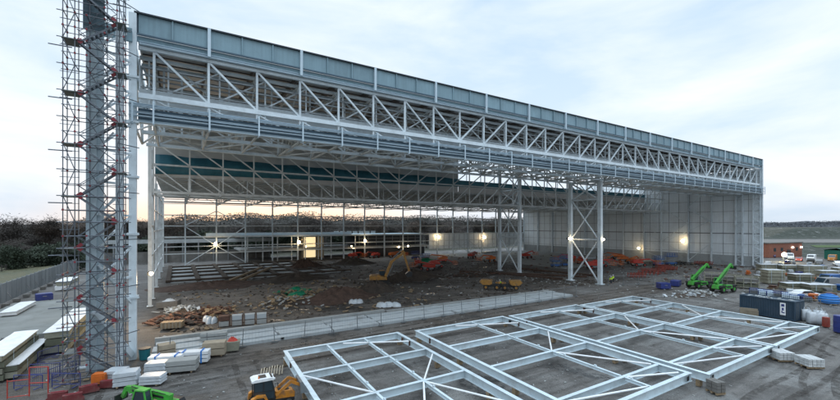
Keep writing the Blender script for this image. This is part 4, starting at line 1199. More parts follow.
lamp('small lit lamp low on the right wall behind the orange lifts', (W - 1.5, 38, 4.2), 'lamp', .4, PW * .4, (-1, 0))
lamp('brightest white flood light on a mast in the yard before the brick building', (190.5, 2.5, 2.6), 'lampw', .75, PW * 8, (-.75, -.66), True, (1, .9, .6))
for l, u, v, z in (('left of two small lamps on the annexe ground floor', 84.5, 99.2, 4.0), ('right of two small lamps on the annexe ground floor', 89, 99.0, 4.3), ('small lamp low in the annexe, right of the lit room', 46, 104, 5.0), ('small lamp under the annexe slab above the red lift', 64, 101.8, 4.6)):
    lamp(l, (u, v, z), 'lamp', .32, PW * .4, (0, -1))

# ------------------------------------------------------------------ buildings behind and beside
an = thing('annexe', 'dark two storey concrete framed annexe behind the back wall of the hangar', 'building', (0, 0, 0))
MB().box((62, 112.0, .2), (75, 16, .5)).build('base', M['conc_d'], an)
for z, m_ in ((9.3, 'fascia'), (4.4, 'conc')): MB().box((61.5, 110, z), (78, 18, .55)).build('floor_slab', M[m_], an)
MB().box((38, 101.9, 10.1), (52, .25, 1.0)).build('parapet', M['rail'], an)
MB().box((84, 111.5, 6.9), (32, 14, 4.2)).box((85, 109, 2.2), (30, 12, 3.6)).build('dark_wall', M['black'], an)
for z in (6.4, 7.7): MB().box((84, 104.2, z), (31.6, .12, .2)).build('window_band', M['grey'], an)
for k in range(9): MB().box((68.4 + k * 3.9, 104.1, 6.8), (.2, .18, 4)).build('mullion', M['grey'], an)
for k in range(9): MB().box((25 + k * 5.1, 102.3, 4.6), (.34, .34, 9)).build('post', M['steel_in'], an)
MB().box((48.5, 107, 4.6), (4.5, .2, 8)).build('lit_wall', M['glow'], an)
for x in (52.5, 44.5): MB().box((x, 106.4, 4.6), (.5, 8, 8)).build('side_wall', M['ply'], an)
for k in range(7): MB().box((58 + k * 2.7, 103, 10.4), (2.0, .1, 1.0)).build('roof_panel', M['white'], an)
for z in (10.6, 11.3): MB().box((66, 102.5, z), (22, .07, .07)).build('roof_rail', M['galv'], an)
bk = thing('low_wall', 'long pale low wall behind the open back left corner of the hangar', 'wall', (8, 116, 0))
MB().box((0, 0, 7.6), (56, .5, 1.3)).build('beam', M['conc_w'], bk)
for k in range(12): MB().box((-27 + k * 4.9, 0, 3.5), (.4, .4, 7.0)).build('post', M['grey'], bk)
MB().box((0, .6, 2.0), (55, .3, 4)).build('panel', M['conc_d'], bk)

bb = thing('brick_building', 'small red brick building right of the hangar corner, two lamps on its wall', 'building', (222, 16, 0), R(-10))
MB().box((0, 0, 2.9), (24, 12, 5.8)).build('wall', M['brick'], bb)
MB().box((0, 0, 5.95), (24.6, 12.6, .4)).build('roof', M['conc_d'], bb)
d = MB().box((2, -6.05, 1.5), (2.6, .12, 3.0)).build('door', M['black'], bb)
for x in (4.5, 11): MB().box((x, -6.25, 3.9), (.9, .3, .5)).build('wall_lamp', M['head'], bb)
for x in (-8, -3, 8): MB().box((x, -6.04, 3.2), (1.5, .1, 1.4)).build('window', M['glass'], bb)
gs = thing('green_shed', 'long green metal shed at the right edge beyond the parked vans', 'building', (236, -16, 0), R(-32))
MB().prism([(-20, 0), (-20, 3.6), (20, 3.6), (20, 0)], -5, 5).build('wall', M['shed'], gs)
r_ = MB().add([(-20.4, -5.4, 3.55), (20.4, -5.4, 3.55), (20.4, 0, 4.4), (-20.4, 0, 4.4), (-20.4, 5.4, 3.55), (20.4, 5.4, 3.55), (20.4, 0, 4.25), (-20.4, 0, 4.25)], [(0, 1, 2, 3), (3, 2, 5, 4), (0, 1, 6, 7), (7, 6, 5, 4)]).build('roof', M['shed'], gs)
for k in range(7): MB().box((-17 + k * 5.6, -5.05, 1.6), (3.2, .1, 2.6)).build('door', M['dgreen'], gs)
s = MB(); ps = [cz(x, z) for x, z in ((262, 300), (700, 300), (760, 380), (318, 380))]
s.add([(p[0], p[1], .12) for p in ps], [(0, 1, 2, 3)]); struct('road', s, M['conc_d'])
s = MB(); ps = [cz(x, z) for x, z in ((240, 236), (600, 236), (640, 262), (262, 262))]
s.add([(p[0], p[1], .10) for p in ps], [(0, 1, 2, 3)]); struct('lawn', s, mat('bright_grass', (.05, .085, .022), .95, 0, .3, .2))

# ------------------------------------------------------------------ container, stacks and loose material
ct = thing('shipping_container', 'dark blue shipping container with a white panel on its side', 'container', (76.7, -26.5, 0), math.atan2(-5.5, -.6))
# local x runs along the long side; the long near face is -y
CL, CW, CHh = 6.3, 2.5, 2.65
mb = MB(); n = 22
for face, sgn in (('n', -1), ('f', 1)):
    pts = []
    for i in range(n * 4 + 1):
        x = -CL / 2 + CL * i / (n * 4); o = (0, .0, -.06, -.06)[i % 4]; pts.append((x, sgn * (CW / 2 + o)))
    k0 = len(mb.v)
    mb.v += [(x, y, .18) for x, y in pts] + [(x, y, CHh - .1) for x, y in pts]
    m_ = len(pts); mb.f += [(k0 + i, k0 + i + 1, k0 + m_ + i + 1, k0 + m_ + i) for i in range(m_ - 1)]
mb.box((0, 0, CHh - .12), (CL - .1, CW - .16, .08)).box((0, 0, .2), (CL - .1, CW - .16, .08)); mb.box((-CL / 2 + .04, 0, CHh / 2), (.06, CW - .1, CHh - .3))
mb.build('body', M['contain'], ct)
f = MB()
for x in (-CL / 2, CL / 2):
    for y in (-CW / 2, CW / 2): f.box((x, y, CHh / 2), (.16, .16, CHh))
for y in (-CW / 2, CW / 2):
    for z in (.09, CHh - .06): f.box((0, y, z), (CL, .14, .16))
for x in (-CL / 2, CL / 2):
    for z in (.09, CHh - .06): f.box((x, 0, z), (.14, CW, .15))
f.build('frame', M['contain'], ct)
for y in (-.62, .62):
    dd = MB().box((CL / 2 + .03, y, CHh / 2), (.05, 1.18, CHh - .36)).build('door', M['contain'], ct)
    for q in (-.25, .25): MB().tube((CL / 2 + .09, y + q, .3), (CL / 2 + .09, y + q, CHh - .25), .025, 6).build('lock_bar', M['galv'], dd)
sg = MB().box((CL * .30, -CW / 2 - .035, 1.45), (.62, .05, 1.7)).build('side_panel', M['white'], ct)
MB().box((CL * .30, -CW / 2 - .066, 1.95), (.34, .012, .34)).box((CL * .30, -CW / 2 - .066, 1.42), (.22, .012, .38)).box((CL * .30 + .03, -CW / 2 - .066, .95), (.34, .012, .14)).box((CL * .30 - .09, -CW / 2 - .066, 1.08), (.12, .012, .2)).build('logo', M['navy'], sg)
rb = MB()
for i in range(26): rb.box((rnd.uniform(-2.4, 2.4), rnd.uniform(-.9, .9), CHh - .05), (rnd.uniform(.3, 1.2), rnd.uniform(.1, .5), .06), rnd.uniform(0, 3))
rb.build('roof_debris', M['conc_w'], ct)

def stack(name, label, cat, loc, rz, d, layers, m1, m2, top='sheet', grp=None, gap=.10, jit=.11):
    t = thing(name, label, cat, loc, rz, grp)
    z = .12; lh = (d[2] - .12) / layers
    b = MB()
    for x in (-d[0] * .38, 0, d[0] * .38): b.box((x, 0, .06), (.14, d[1], .12))
    b.build('bearer', M['wood'], t)
    for k in range(layers):
        m = MB()
        dx, dy = rnd.uniform(-jit, jit), rnd.uniform(-jit, jit)
        m.box((dx, dy, z + lh / 2 - gap / 2), (d[0], d[1], lh - gap))
        m.build('pack', M[m1 if k % 2 == 0 else m2], t)
        if k < layers - 1:
            g = MB()
            for x in (-d[0] * .4, -d[0] * .15, d[0] * .15, d[0] * .4): g.box((x, 0, z + lh - gap / 2), (.12, d[1] * .96, gap))
            g.build('spacer', M['wood'], t)
        z += lh
    if top:
        tm = MB(); nx_ = 8; vs = []
        for j in range(4):
            for i in range(nx_ + 1):
                edge = i in (0, nx_) or j in (0, 3)
                x = (-.5 + i / nx_) * (d[0] + .12); y = (-.5 + j / 3) * (d[1] + .12)
                vs.append((x, y, z - gap + (.02 + rnd.uniform(0, .05))))
        fs = [(j * (nx_ + 1) + i, j * (nx_ + 1) + i + 1, (j + 1) * (nx_ + 1) + i + 1, (j + 1) * (nx_ + 1) + i) for j in range(3) for i in range(nx_)]
        o = tm.add(vs, fs).build('cover', M[top], t); s2 = o.modifiers.new('t', 'SOLIDIFY'); s2.thickness = .05
    for x in (-d[0] * .3, d[0] * .3):
        MB().box((x, -d[1] / 2 - .015 - jit, z / 2), (.05, .02, z - .3)).build('strap', M['rail'], t)
    return t
gS = 'stacked cladding packs in the yard right of the hangar'
A_ = YAW + R(-6)
for l, u, v, a_, d, n_, m1, m2 in [
 ('beige cladding stack at the left end of the back row, before the lamp mast', 143.5, -6.6, A_, (4.4, 2.2, 2.4), 3, 'pack', 'pack'),
 ('beige cladding stack second in the back row of packs', 145.5, -10.2, A_, (4.4, 2.2, 2.4), 3, 'pack', 'packd'),
 ('long beige cladding stack in the middle of the back row', 147.6, -14.6, A_, (5.6, 2.2, 2.5), 3, 'pack', 'pack'),
 ('beige cladding stack at the right end of the back row', 151.0, -20.0, A_, (5.0, 2.2, 2.2), 3, 'pack', 'pack'),
 ('tall square beige cladding stack in front of the back row', 118.2, -14.8, A_, (3.6, 2.4, 3.2), 4, 'pack', 'pack'),
 ('beige cladding stack right of the tall square one', 122.8, -18.4, A_, (3.8, 2.4, 2.3), 3, 'pack', 'packd'),
 ('low olive cladding stack with a sagging white cover', 111.5, -20.4, A_, (4.6, 2.2, 1.4), 2, 'pack', 'packd'),
 ('low olive cladding stack, right one of two behind the pick-up van', 112.0, -23.6, A_, (4.6, 2.4, 1.5), 2, 'packd', 'pack'),
 ('brown pack on pallets at the right of the yard', 138.5, -19.5, A_, (4.2, 2.2, 2.2), 2, 'ply', 'pack'),
 ('grey pack near the right edge of the photo', 131, -25.5, A_, (5.0, 2.4, 2.4), 2, 'grey', 'pack'),
 ('single flat pack near the ground, left of the tall square stack', 127.0, -11.2, A_, (4.4, 2.0, .9), 1, 'pack', 'pack')]:
    stack('cladding_stack', l, 'panel stack', (u, v, 0), a_, d, n_, m1, m2, 'sheet', gS)
for l, u, v, d, n_, m1, m2, top in [
 ('long white topped panel stack right of the concrete pad, beside the scaffold', -6.75, 12.5, (13.5, 1.9, 2.3), 3, 'pack', 'packd', 'white'),
 ('white topped panel stack left of the blue barriers', -9.4, 3.0, (9.5, 1.7, 2.3), 4, 'packd', 'pack', 'white'),
 ('lower white panel pack set against the left stack', -8.2, 3.2, (9.0, .9, 1.3), 2, 'pack', 'packd', 'white'),
 ('white panel stack farthest back along the hoarding', -15.8, 61, (8, 2.2, 1.9), 2, 'white', 'pack', 'white'),
 ('flat white panel pack on the ground at the left edge of the pad', -16.6, 34.5, (9, 1.7, .7), 1, 'white', 'pack', 'white')]:
    stack('panel_stack', l, 'panel stack', (u, v, .2 if u < -15 and v < 40 else 0), R(90), d, n_, m1, m2, top, 'white topped panel stacks along the left of the hangar')
for i in range(150):
    u, v = rnd.uniform(98, 186), rnd.uniform(-34, 2)
    X = (u - CU) * rx + (v - CV) * ry; Z = (u - CU) * fx + (v - CV) * fy
    if X < Z * .80 or X > Z * 1.1 or (u < 108 and v > -20): continue
    t = thing('material_pallet', 'small pallet of mixed building material in the crowded yard right of the hangar', 'pallet', (u, v, 0), rnd.uniform(-.8, .8), 'small material pallets in the yard')
    h_ = rnd.uniform(.5, 1.3)
    MB().box((0, 0, .07), (1.5, 1.1, .14)).build('pallet', M['wood'], t)
    m_ = MB()
    for k in range(4): m_.box((rnd.uniform(-.25, .25), rnd.uniform(-.15, .15), .14 + h_ * (k + .5) / 4), (rnd.uniform(.8, 1.5), rnd.uniform(.6, 1.1), h_ / 4 - .02), rnd.uniform(-.1, .1))
    m_.build('load', M[rnd.choice(('sheet', 'pack', 'conc', 'grey', 'blue', 'orange', 'rust', 'white', 'packd', 'navy'))], t)
# stillages behind the telehandlers
for i, (u, v) in enumerate(((108.0, -7.6), (106.6, -11.0), (105.2, -14.4))):
    t = thing('stillage', ('steel stillage of panels behind the green telehandlers, leftmost of three', 'steel stillage of panels behind the green telehandlers, middle of three', 'steel stillage of panels right of the green telehandlers, nearest the container')[i], 'stillage', (u, v, 0), YAW + R(-35), 'stillages behind the telehandlers')
    f = MB()
    for z in (.2, 1.25, 2.3):
        for y in (-1.1, 1.1): f.bar((-1.9, y, z), (1.9, y, z), .12)
        for x in (-1.9, 1.9): f.bar((x, -1.1, z), (x, 1.1, z), .12)
    for x in (-1.9, -.6, .6, 1.9):
        for y in (-1.1, 1.1): f.bar((x, y, 0), (x, y, 2.4), .12)
    f.build('frame', M['pack'], t)
    for z in (.3, 1.35): MB().box((0, 0, z + .3), (3.5, 2.0, .55)).build('panel_pack', M['packd'] if z < 1 else M['conc_d'], t)
# pale pipe bundles behind the container
for i in range(7):
    u, v = 98.8 - i * .25, -17.6 - i * 1.25
    t = thing('pipe_bundle', 'blue grey bundle of pipes in the row lying behind the container', 'pipe bundle', (u, v, 0), R(20) + rnd.uniform(-.15, .15), 'pipe bundles behind the container')
    m_ = MB()
    for a_ in range(5):
        for b_ in range(3): m_.tube((-2, -.5 + a_ * .24, .15 + b_ * .24), (2 + rnd.uniform(-.2, .2), -.5 + a_ * .24, .15 + b_ * .24), .11, 7)
    m_.build('pipes', M['rail'] if i % 3 else M['galv'], t)
    for x in (-1.3, 1.3): MB().box((x, 0, .4), (.06, 1.35, .85)).build('band', M['navy'], t)
# gas bottles, bags, tank
for i, (u, v) in enumerate(((77.2, -30.1), (75.6, -31.1), (75.9, -32.0), (77.6, -31.3))):
    t = thing('bulk_bag', ('white bulk bag nearest the container corner', 'tall white bulk bag, second from the container', 'white bulk bag beside the red drum', 'white bulk bag behind the other bags by the container')[i], 'bag', (u, v, 0), rnd.uniform(0, 1), 'white bulk bags right of the container')
    MB().prism([(-.45, .02), (-.55, .5), (-.5, 1.3), (-.3, 1.5), (.3, 1.48), (.52, 1.25), (.55, .5), (.45, .02)], -.5, .5, .16).build('bag_body', M['sheet'], t, True)
    l_ = MB()
    for x in (-.42, .42):
        for y in (-.4, .4): l_.tube((x, y, 1.3), (x * .5, y * .5, 1.85), .03, 5)
    l_.build('loop', M['sheet'], t)
def drum(label, p, m, r, h):
    t = thing('drum', label, 'drum', p)
    mb = MB()
    for z0, z1, r0, r1 in ((0, .05, r * .94, r), (.05, h * .33, r, r), (h * .33, h * .36, r * 1.05, r * 1.05), (h * .36, h * .66, r, r), (h * .66, h * .69, r * 1.05, r * 1.05), (h * .69, h, r, r * .98)):
        mb.tube((0, 0, z0), (0, 0, z1), r0, 16, r1)
    mb.build('drum_body', M[m], t); MB().tube((0, 0, h), (0, 0, h + .03), r * .85, 16).build('lid', M[m], t)
drum('small red drum beside the white bags right of the container', (74.7, -32.6, 0), 'dullred', .38, 1.2)
drum('large dark blue drum at the right edge of the photo', (72.6, -34.4, 0), 'navy', .75, 2.0)
t = thing('water_tank', 'bright blue domed plastic tank in front of the navy van', 'tank', (96.4, -28.4, 0))
mb = MB(); 
for z0, z1, r0, r1 in ((.1, .3, 1.15, 1.3), (.3, .7, 1.3, 1.34), (.7, 1.1, 1.34, 1.25), (1.1, 1.45, 1.25, .95), (1.45, 1.62, .95, .4)): mb.tube((0, 0, z0), (0, 0, z1), r0, 20, r1)
mb.build('tank_body', M['brightblue'], t, True); MB().tube((0, 0, 1.6), (0, 0, 1.75), .35, 14).build('lid', M['navy'], t)
for s_ in (-.9, .9): MB().box((s_, 0, .06), (.2, 2.2, .12)).build('skid', M['wood'], t)
# concrete block stacks by the frames
M['blockpale'] = mat('pale_block', (.50, .52, .52), .85, 0, .1, 2, (.28, .28, .27), .6, 2, orand=.12)
def blocks(label, p, rz, nx_, ny_, nz_, bs, m='white'):
    t = thing('block_stack', label, 'block stack', p, rz)
    pl = MB()
    for y in (-.8, 0, .8): pl.box((0, y * ny_ * bs[1] / 2, .06), (nx_ * bs[0], .14, .12))
    for i in range(nx_ * 2): pl.box((-nx_ * bs[0] / 2 + (i + .5) * bs[0] / 2, 0, .14), (bs[0] * .36, ny_ * bs[1], .03))
    pl.build('pallet', M['wood'], t)
    for k in range(nz_):
        for j in range(ny_):
            for i in range(nx_):
                MB().box(((i - nx_ / 2 + .5) * bs[0] + rnd.uniform(-.01, .01), (j - ny_ / 2 + .5) * bs[1], .16 + (k + .5) * bs[2]), (bs[0] - .05, bs[1] - .05, bs[2] - .03)).build('block', M[m], t)
blocks('white concrete block stack on a pallet, left of two below the frame corner', (53.5, -33.95, 0), R(-35), 4, 3, 3, (.36, .5, .24), 'blockpale')
blocks('white concrete block stack on a pallet, right of two below the frame corner', (53.35, -36.0, 0), R(-35), 4, 3, 3, (.36, .5, .24), 'blockpale')
blocks('grey block stack on a pallet below the near right frame corner', (39.3, -33.95, 0), R(-20), 2, 2, 3, (.42, .5, .27), 'conc_d')
t = thing('plywood_sheet', 'plywood sheets leaning on the long side of the container', 'sheet', (74.0, -24.8, 0), YAW + R(-40))
MB().box((0, 0, .55), (2.0, .06, 1.1), 0, 0, .2).box((.5, -.15, .45), (1.2, .05, .9), 0, 0, .25).build('sheet', M['ply'], t)
for l, p, a_ in (('navy blue tool crate on the dirt below the right wall', (89.2, -5.7, 0), -.5), ('dark blue crate lying behind the navy tool crate', (95.4, -5.2, 0), .2), ('navy blue crate on the road beside the hoarding', (-15.9, 44.6, .05), .3)):
    t = thing('crate', l, 'crate', p, a_)
    MB().prism([(-1.1, .1), (-1.1, 1.15), (-1.0, 1.25), (1.0, 1.25), (1.1, 1.15), (1.1, .1)], -.8, .8, .03).build('crate_body', M['navy'], t)
    for x in (-.7, .7): MB().box((x, 0, .05), (.2, 1.5, .1)).build('foot', M['black'], t)
    MB().box((0, -.82, .8), (.5, .05, .12)).build('handle', M['galv'], t)

# bundles and packs in front of the strip
def wrapped(label, p, rz, d, grp='wrapped bundles at the foot of the scaffold'):
    t = thing('wrapped_bundle', label, 'bundle', p, rz, grp)
    m_ = MB()
    for k in range(3):
        z0 = .1 + k * d[2] / 3
        m_.prism([(-d[0] / 2, z0), (-d[0] / 2 + .05, z0 + d[2] / 3 - .03), (d[0] / 2 - .08, z0 + d[2] / 3 - .02), (d[0] / 2, z0 + .03)], -d[1] / 2 + rnd.uniform(-.05, .05), d[1] / 2 + rnd.uniform(-.05, .05), .05)
    m_.build('wrapping', M['sheet'], t)
    b = MB()
    for x in (-d[0] * .3, d[0] * .3): b.box((x, 0, .05), (.12, d[1], .1))
    b.build('bearer', M['wood'], t)
wrapped('white plastic wrapped bundle behind the green machine at the bottom left', (.2, -7.8, 0), R(-10), (1.7, 1.2, 1.1))
wrapped('pale wrapped bundle between the green machine and the steel packs', (2.0, -8.6, 0), R(-25), (1.7, 1.1, .7))
wrapped('pale grey wrapped bundle just right of the hangar corner column', (2.2, -6.2, 0), R(-20), (1.7, 1.2, 1.0))
wrapped('pale wrapped bundle topping the left pile by the scaffold', (-.6, -6.2, 0), R(-25), (1.5, 1.1, .9))
for i, (u, v, a_, l) in enumerate(((5.0, -4.6, -18, 'white panel bundle with blue straps, right one by the concrete strip'), (2.9, -4.7, -18, 'white panel bundle with blue straps, left one beside the hangar corner'))):
    t = thing('panel_bundle', l, 'bundle', (u, v, 0), R(a_), 'white bundles with blue straps')
    for k in range(3): MB().box((rnd.uniform(-.08, .08), 0, .25 + k * .36), (2.7, 1.0, .28)).build('panel', M['white'], t)
    for x in (-.8, .8): MB().box((x, 0, .6), (.12, 1.06, 1.15)).build('strap', M['brightblue'], t)
for l, p, a_, d, mm in (('grey plywood pack in front of the white bundles', (4.1, -6.6, 0), -15, (2.4, 1.3, 1.0), 'conc'), ('plywood pack beside the red skip on the concrete strip', (6.9, -3.3, 0), -15, (2.0, 1.2, 1.3), 'ply'),
   ('plywood pack on the strip near the hangar corner column', (2.8, -1.6, .2), 10, (1.4, 1.1, 1.1), 'ply'), ('grey pack of boards on top of the concrete strip', (7.2, 1.6, .25), -12, (2.6, 1.3, .8), 'conc')):
    t = thing('board_pack', l, 'board pack', p, R(a_), 'board packs by the concrete strip')
    for k in range(2): MB().box((0, rnd.uniform(-.05, .05), .12 + d[2] * (k + .5) / 2), (d[0], d[1], d[2] / 2 - .08)).build('boards', M[mm], t)
    for x in (-d[0] * .35, d[0] * .35): MB().box((x, 0, .06 + d[2] * .5 * 0), (.12, d[1], .12)).build('bearer', M['wood'], t)
t = thing('skip_box', 'cream box with a red load standing on the concrete strip', 'skip', (8.6, -2.6, 0), R(-10))
MB().prism([(-.6, .1), (-.75, 1.0), (.75, 1.0), (.6, .1)], -.6, .6).build('box_body', M['pack'], t)
MB().mound((0, 0, .95), .62, .5, .45, 10, 4).build('load', M['red'], t)
t = thing('timber_pile', 'loose timber lengths dumped beside the white strapped bundles', 'timber pile', (6.2, -2.0, 0))
m_ = MB()
for k in range(14): m_.bar((rnd.uniform(-1.2, -.4), rnd.uniform(-.6, .6), .05 + rnd.random() * .3), (rnd.uniform(.4, 1.3), rnd.uniform(-.6, .6), .1 + rnd.random() * .7), .1, .06)
m_.build('timbers', M['wood'], t)
t = thing('strip_roll', 'pile of bent pale strips lying left of the first white frame', 'scrap pile', (10.6, -11.5, 0))
m_ = MB()
for k in range(9):
    a_ = rnd.uniform(-.3, .5)
    for j in range(5):
        p = (k * .22 - .9 + j * .12, -.7 + j * .35, .1 + .5 * math.sin(j / 4 * 3.1) + a_ * .2); q = (k * .22 - .9 + (j + 1) * .12, -.7 + (j + 1) * .35, .1 + .5 * math.sin((j + 1) / 4 * 3.1) + a_ * .2)
        if j < 4: m_.bar(p, q, .10, .04)
m_.build('strips', M['ply'], t)

# debris inside the near left bay
def scrap(label, p, n, sp, m1, m2, cat='debris pile', big=1.0, seed=0):
    g = random.Random(seed)
    t = thing('debris_pile', label, cat, p)
    a, b = MB(), MB()
    MB().mound((0, 0, -.05), sp[0] * .9, sp[1] * .9, .7 * big, 16, seed).build('heap', M['soil'], t)
    for k in range(n):
        m_ = a if g.random() < .6 else b
        x, y = g.gauss(0, sp[0] * .5), g.gauss(0, sp[1] * .5)
        z = max(.08, .75 * big * (1 - math.hypot(x / sp[0], y / sp[1]))) + g.uniform(0, .15)
        m_.box((x, y, z), (g.uniform(.3, 1.7) * big, g.uniform(.1, .7) * big, g.uniform(.04, .22)), g.uniform(0, 3.1), g.uniform(-.5, .5), g.uniform(-.4, .4))
    tag(a.build('scrap', M[m1], t), kind='stuff'); tag(b.build('boards', M[m2], t), kind='stuff')
scrap('rusty brown formwork pile, largest of the debris inside the left bay', (4.2, 15.5, 0), 170, (3.4, 3.4), 'rust', 'bark', 'debris pile', 1.0, 5)
scrap('scattered orange brown boards right of the rusty pile', (8.3, 18.5, 0), 110, (3.2, 3.6), 'rust', 'wood', 'debris pile', .8, 6)
scrap('grey rubble with white scraps behind the rusty pile', (4.0, 22.5, 0), 60, (2.6, 2.2), 'conc', 'sheet', 'debris pile', .8, 7)
scrap('low timber debris between the two soil heaps', (20.5, 21, 0), 110, (5.5, 5.5), 'wood', 'conc', 'debris pile', .8, 8)
scrap('debris around the green sheeting', (24, 28, 0), 90, (4.5, 4.5), 'wood', 'dgreen', 'debris pile', .8, 9)
scrap('pale debris at the foot of the excavator', (55, 40, 0), 90, (7, 6), 'conc', 'wood', 'debris pile', .9, 10)
scrap('dark debris line in front of the braced columns', (70, 33, 0), 80, (8, 5), 'rust', 'conc_d', 'debris pile', .8, 11)
scrap('black scrap heap at the foot of the right wall', (150, 18, 0), 70, (3.5, 4), 'black', 'conc_d', 'debris pile', 1.1, 12)
scrap('grey debris on the road before the telehandlers', (87, -12, 0), 80, (6, 3.5), 'conc', 'sheet', 'debris pile', .6, 13)
# grey box pallets near the strip
for i, (u, v, mm) in enumerate(((8.9, 9.0, 'rust'), (10.4, 8.6, 'conc_w'), (11.9, 8.3, 'conc_w'), (13.3, 7.9, 'conc_w'))):
    t = thing('box_pallet', ('rusty topped box pallet at the left end of the row inside the strip', 'pale box pallet second in the row inside the strip', 'pale box pallet third in the row inside the strip', 'pale box pallet at the right end of the row inside the strip')[i], 'box pallet', (u, v, 0), R(-10), 'box pallets behind the concrete strip')
    for k in range(2):
        MB().box((0, 0, .35 + k * .7), (1.25, 1.1, .58)).build('box_side', M[mm if k else 'conc'], t)
    f = MB()
    for x in (-.62, .62):
        for y in (-.55, .55): f.bar((x, y, 0), (x, y, 1.45), .07)
    f.build('corner_post', M['rust'], t)
t = thing('pallet_load', 'dark grey load with a white sheet beside the left inner column', 'pallet load', (2.6, 26.4, 0), R(-15))
MB().prism([(-1.6, .1), (-1.5, 1.0), (1.4, 1.1), (1.6, .1)], -1.0, 1.0, .06).build('load', M['conc_d'], t); MB().mound((0.1, 0, 1.0), 1.1, .8, .4, 12, 3).build('sheet', M['sheet'], t, True)
t = thing('pallet_load', 'low wooden crate at the foot of the rusty pile, on the strip edge', 'pallet load', (3.2, 11.2, 0), R(-15))
MB().box((0, 0, .5), (2.4, 1.3, .7)).build('crate_body', M['wood'], t)
m_ = MB()
for k in range(6): m_.box((-1.0 + k * .4, -.67, .5), (.1, .04, .8))
m_.build('batten', M['ply'], t)
for l, p, rx_, mm, sd_ in (('bright green sheeting over a pile, upper one of two', (23.4, 30.0, 0), (1.4, 1.2, 1.1), 'dgreen', 1), ('bright green sheeting over a low pile, lower one of two', (23.0, 26.6, 0), (2.2, 1.2, .7), 'dgreen', 2), ('green sheeting lying on the blue scissor lift group at the back', (77, 66, 0), (3, 2, 1.8), 'dgreen', 3)):
    t = thing('covered_pile', l, 'covered pile', p); MB().mound((0, 0, 0), rx_[0], rx_[1], rx_[2], 16, sd_, .15, True).build('sheeting', M[mm], t, True)
for i, (l, p, rx_) in enumerate((('white rubble bag, left of two by the strip', (29.4, 14.3, 0), (1.1, .6, .65)), ('large white rubble bags heaped by the strip, right of two', (32.8, 8.8, 0), (1.9, .8, .8)), ('white sack lying in front of the orange boards', (7.5, 12.6, 0), (.9, .7, .8)))):
    t = thing('rubble_bag', l, 'bag', p, R(-25), 'white rubble bags inside the strip')
    m_ = MB()
    for k in range(3): m_.mound(((k - 1) * rx_[0] * .6, rnd.uniform(-.2, .2), 0), rx_[0] * .5, rx_[1], rx_[2] * rnd.uniform(.75, 1), 14, 30 + i * 3 + k, .08, True)
    m_.build('bag_body', M['sheet'], t, True)
for l, p, rr_, mm, sd_ in (('long dark brown soil heap behind the concrete strip', (28.5, 19.0, 0), (7.5, 4.2, 1.9), 'redsoil', 1), ('dark soil heap below the excavator', (37.5, 24, 0), (5.5, 4.5, 1.8), 'soil', 2),
   ('broad soil heap under the excavator bucket', (53, 36, 0), (8, 6, 2.2), 'soil', 3), ('red brown soil heap in front of the lit annexe doorway', (37.5, 74, 0), (6, 4.5, 2.6), 'redsoil', 4),
   ('low soil heap between foundations and the annexe', (55, 78, 0), (10, 5, 1.8), 'soil', 5), ('long low soil ridge in the middle of the left bay', (28, 50, 0), (12, 5, 1.3), 'soil', 6), ('dark earth bank before the foundation slab', (10, 48, 0), (11, 6, 1.0), 'redsoil', 7)):
    t = thing('soil_heap', l, 'soil heap', p, 0, 'soil heaps inside the hangar'); MB().mound((0, 0, 0), rr_[0], rr_[1], rr_[2], 30, sd_, .28).build('heap', M[mm], t)
t = thing('timber_run', 'pair of long pale timber beams lying across the foundations', 'timber', (20.5, 62, 0), R(66))
for y in (-1.2, 1.0): MB().bar((-14, y, .7), (14, y * 1.2, .75), .5, .5).build('beam', M['wood'], t)
# red bundles and machines along the right wall
for i, (u, v, a_, n_) in enumerate(((103.5, 7.2, .2, 5), (110.5, 8.3, -.5, 6), (117.5, 11.2, -.2, 7), (127, 11.5, .1, 6), (131, 14.5, .4, 5), (155, 13.5, -.2, 6))):
    t = thing('red_frame_stack', 'stack of red painted steel frames, number of frames low, below the right wall' if False else ('red steel frame stack nearest the workers', 'long red steel frame stack right of the workers', 'red steel frame stack in the middle of the pale floor edge', 'red steel frame stack left of the blue scissor lifts', 'short red steel frame stack before the blue scissor lifts', 'red steel frame stack closest to the right wall')[i], 'frame stack', (u, v, 0), YAW + a_, 'red frame stacks below the right wall')
    for k in range(n_):
        x = -2.6 + k * .9
        m_ = MB()
        for z in (.25, .9): m_.bar((x, -1, z), (x, 1, z), .14)
        for y in (-1, 0, 1): m_.bar((x, y, 0), (x + .3, y, 1.1), .14)
        m_.bar((x, 0, .5), (x + .9, 0, .5), .16)
        m_.build('frame', M['dullred'], t)
for i, (u, v) in enumerate(((141, 47), (146, 45), (137, 52), (120, 83), (126, 86), (116, 88))):
    stack('material_stack', ('white wrapped stack on the pale floor, nearest the back corner lamp', 'white wrapped stack beside the right wall braced column', 'grey white stack behind the orange lift', 'pale stack at the foot of the back wall, middle one', 'pale stack at the foot of the back wall, right one', 'pale stack at the foot of the back wall, left one')[i], 'stack', (u, v, .05), rnd.uniform(-.4, .4), (4.5, 2.2, rnd.uniform(1.2, 2.0)), 2, 'sheet', 'conc', 'sheet', 'pale stacks on the hangar floor')

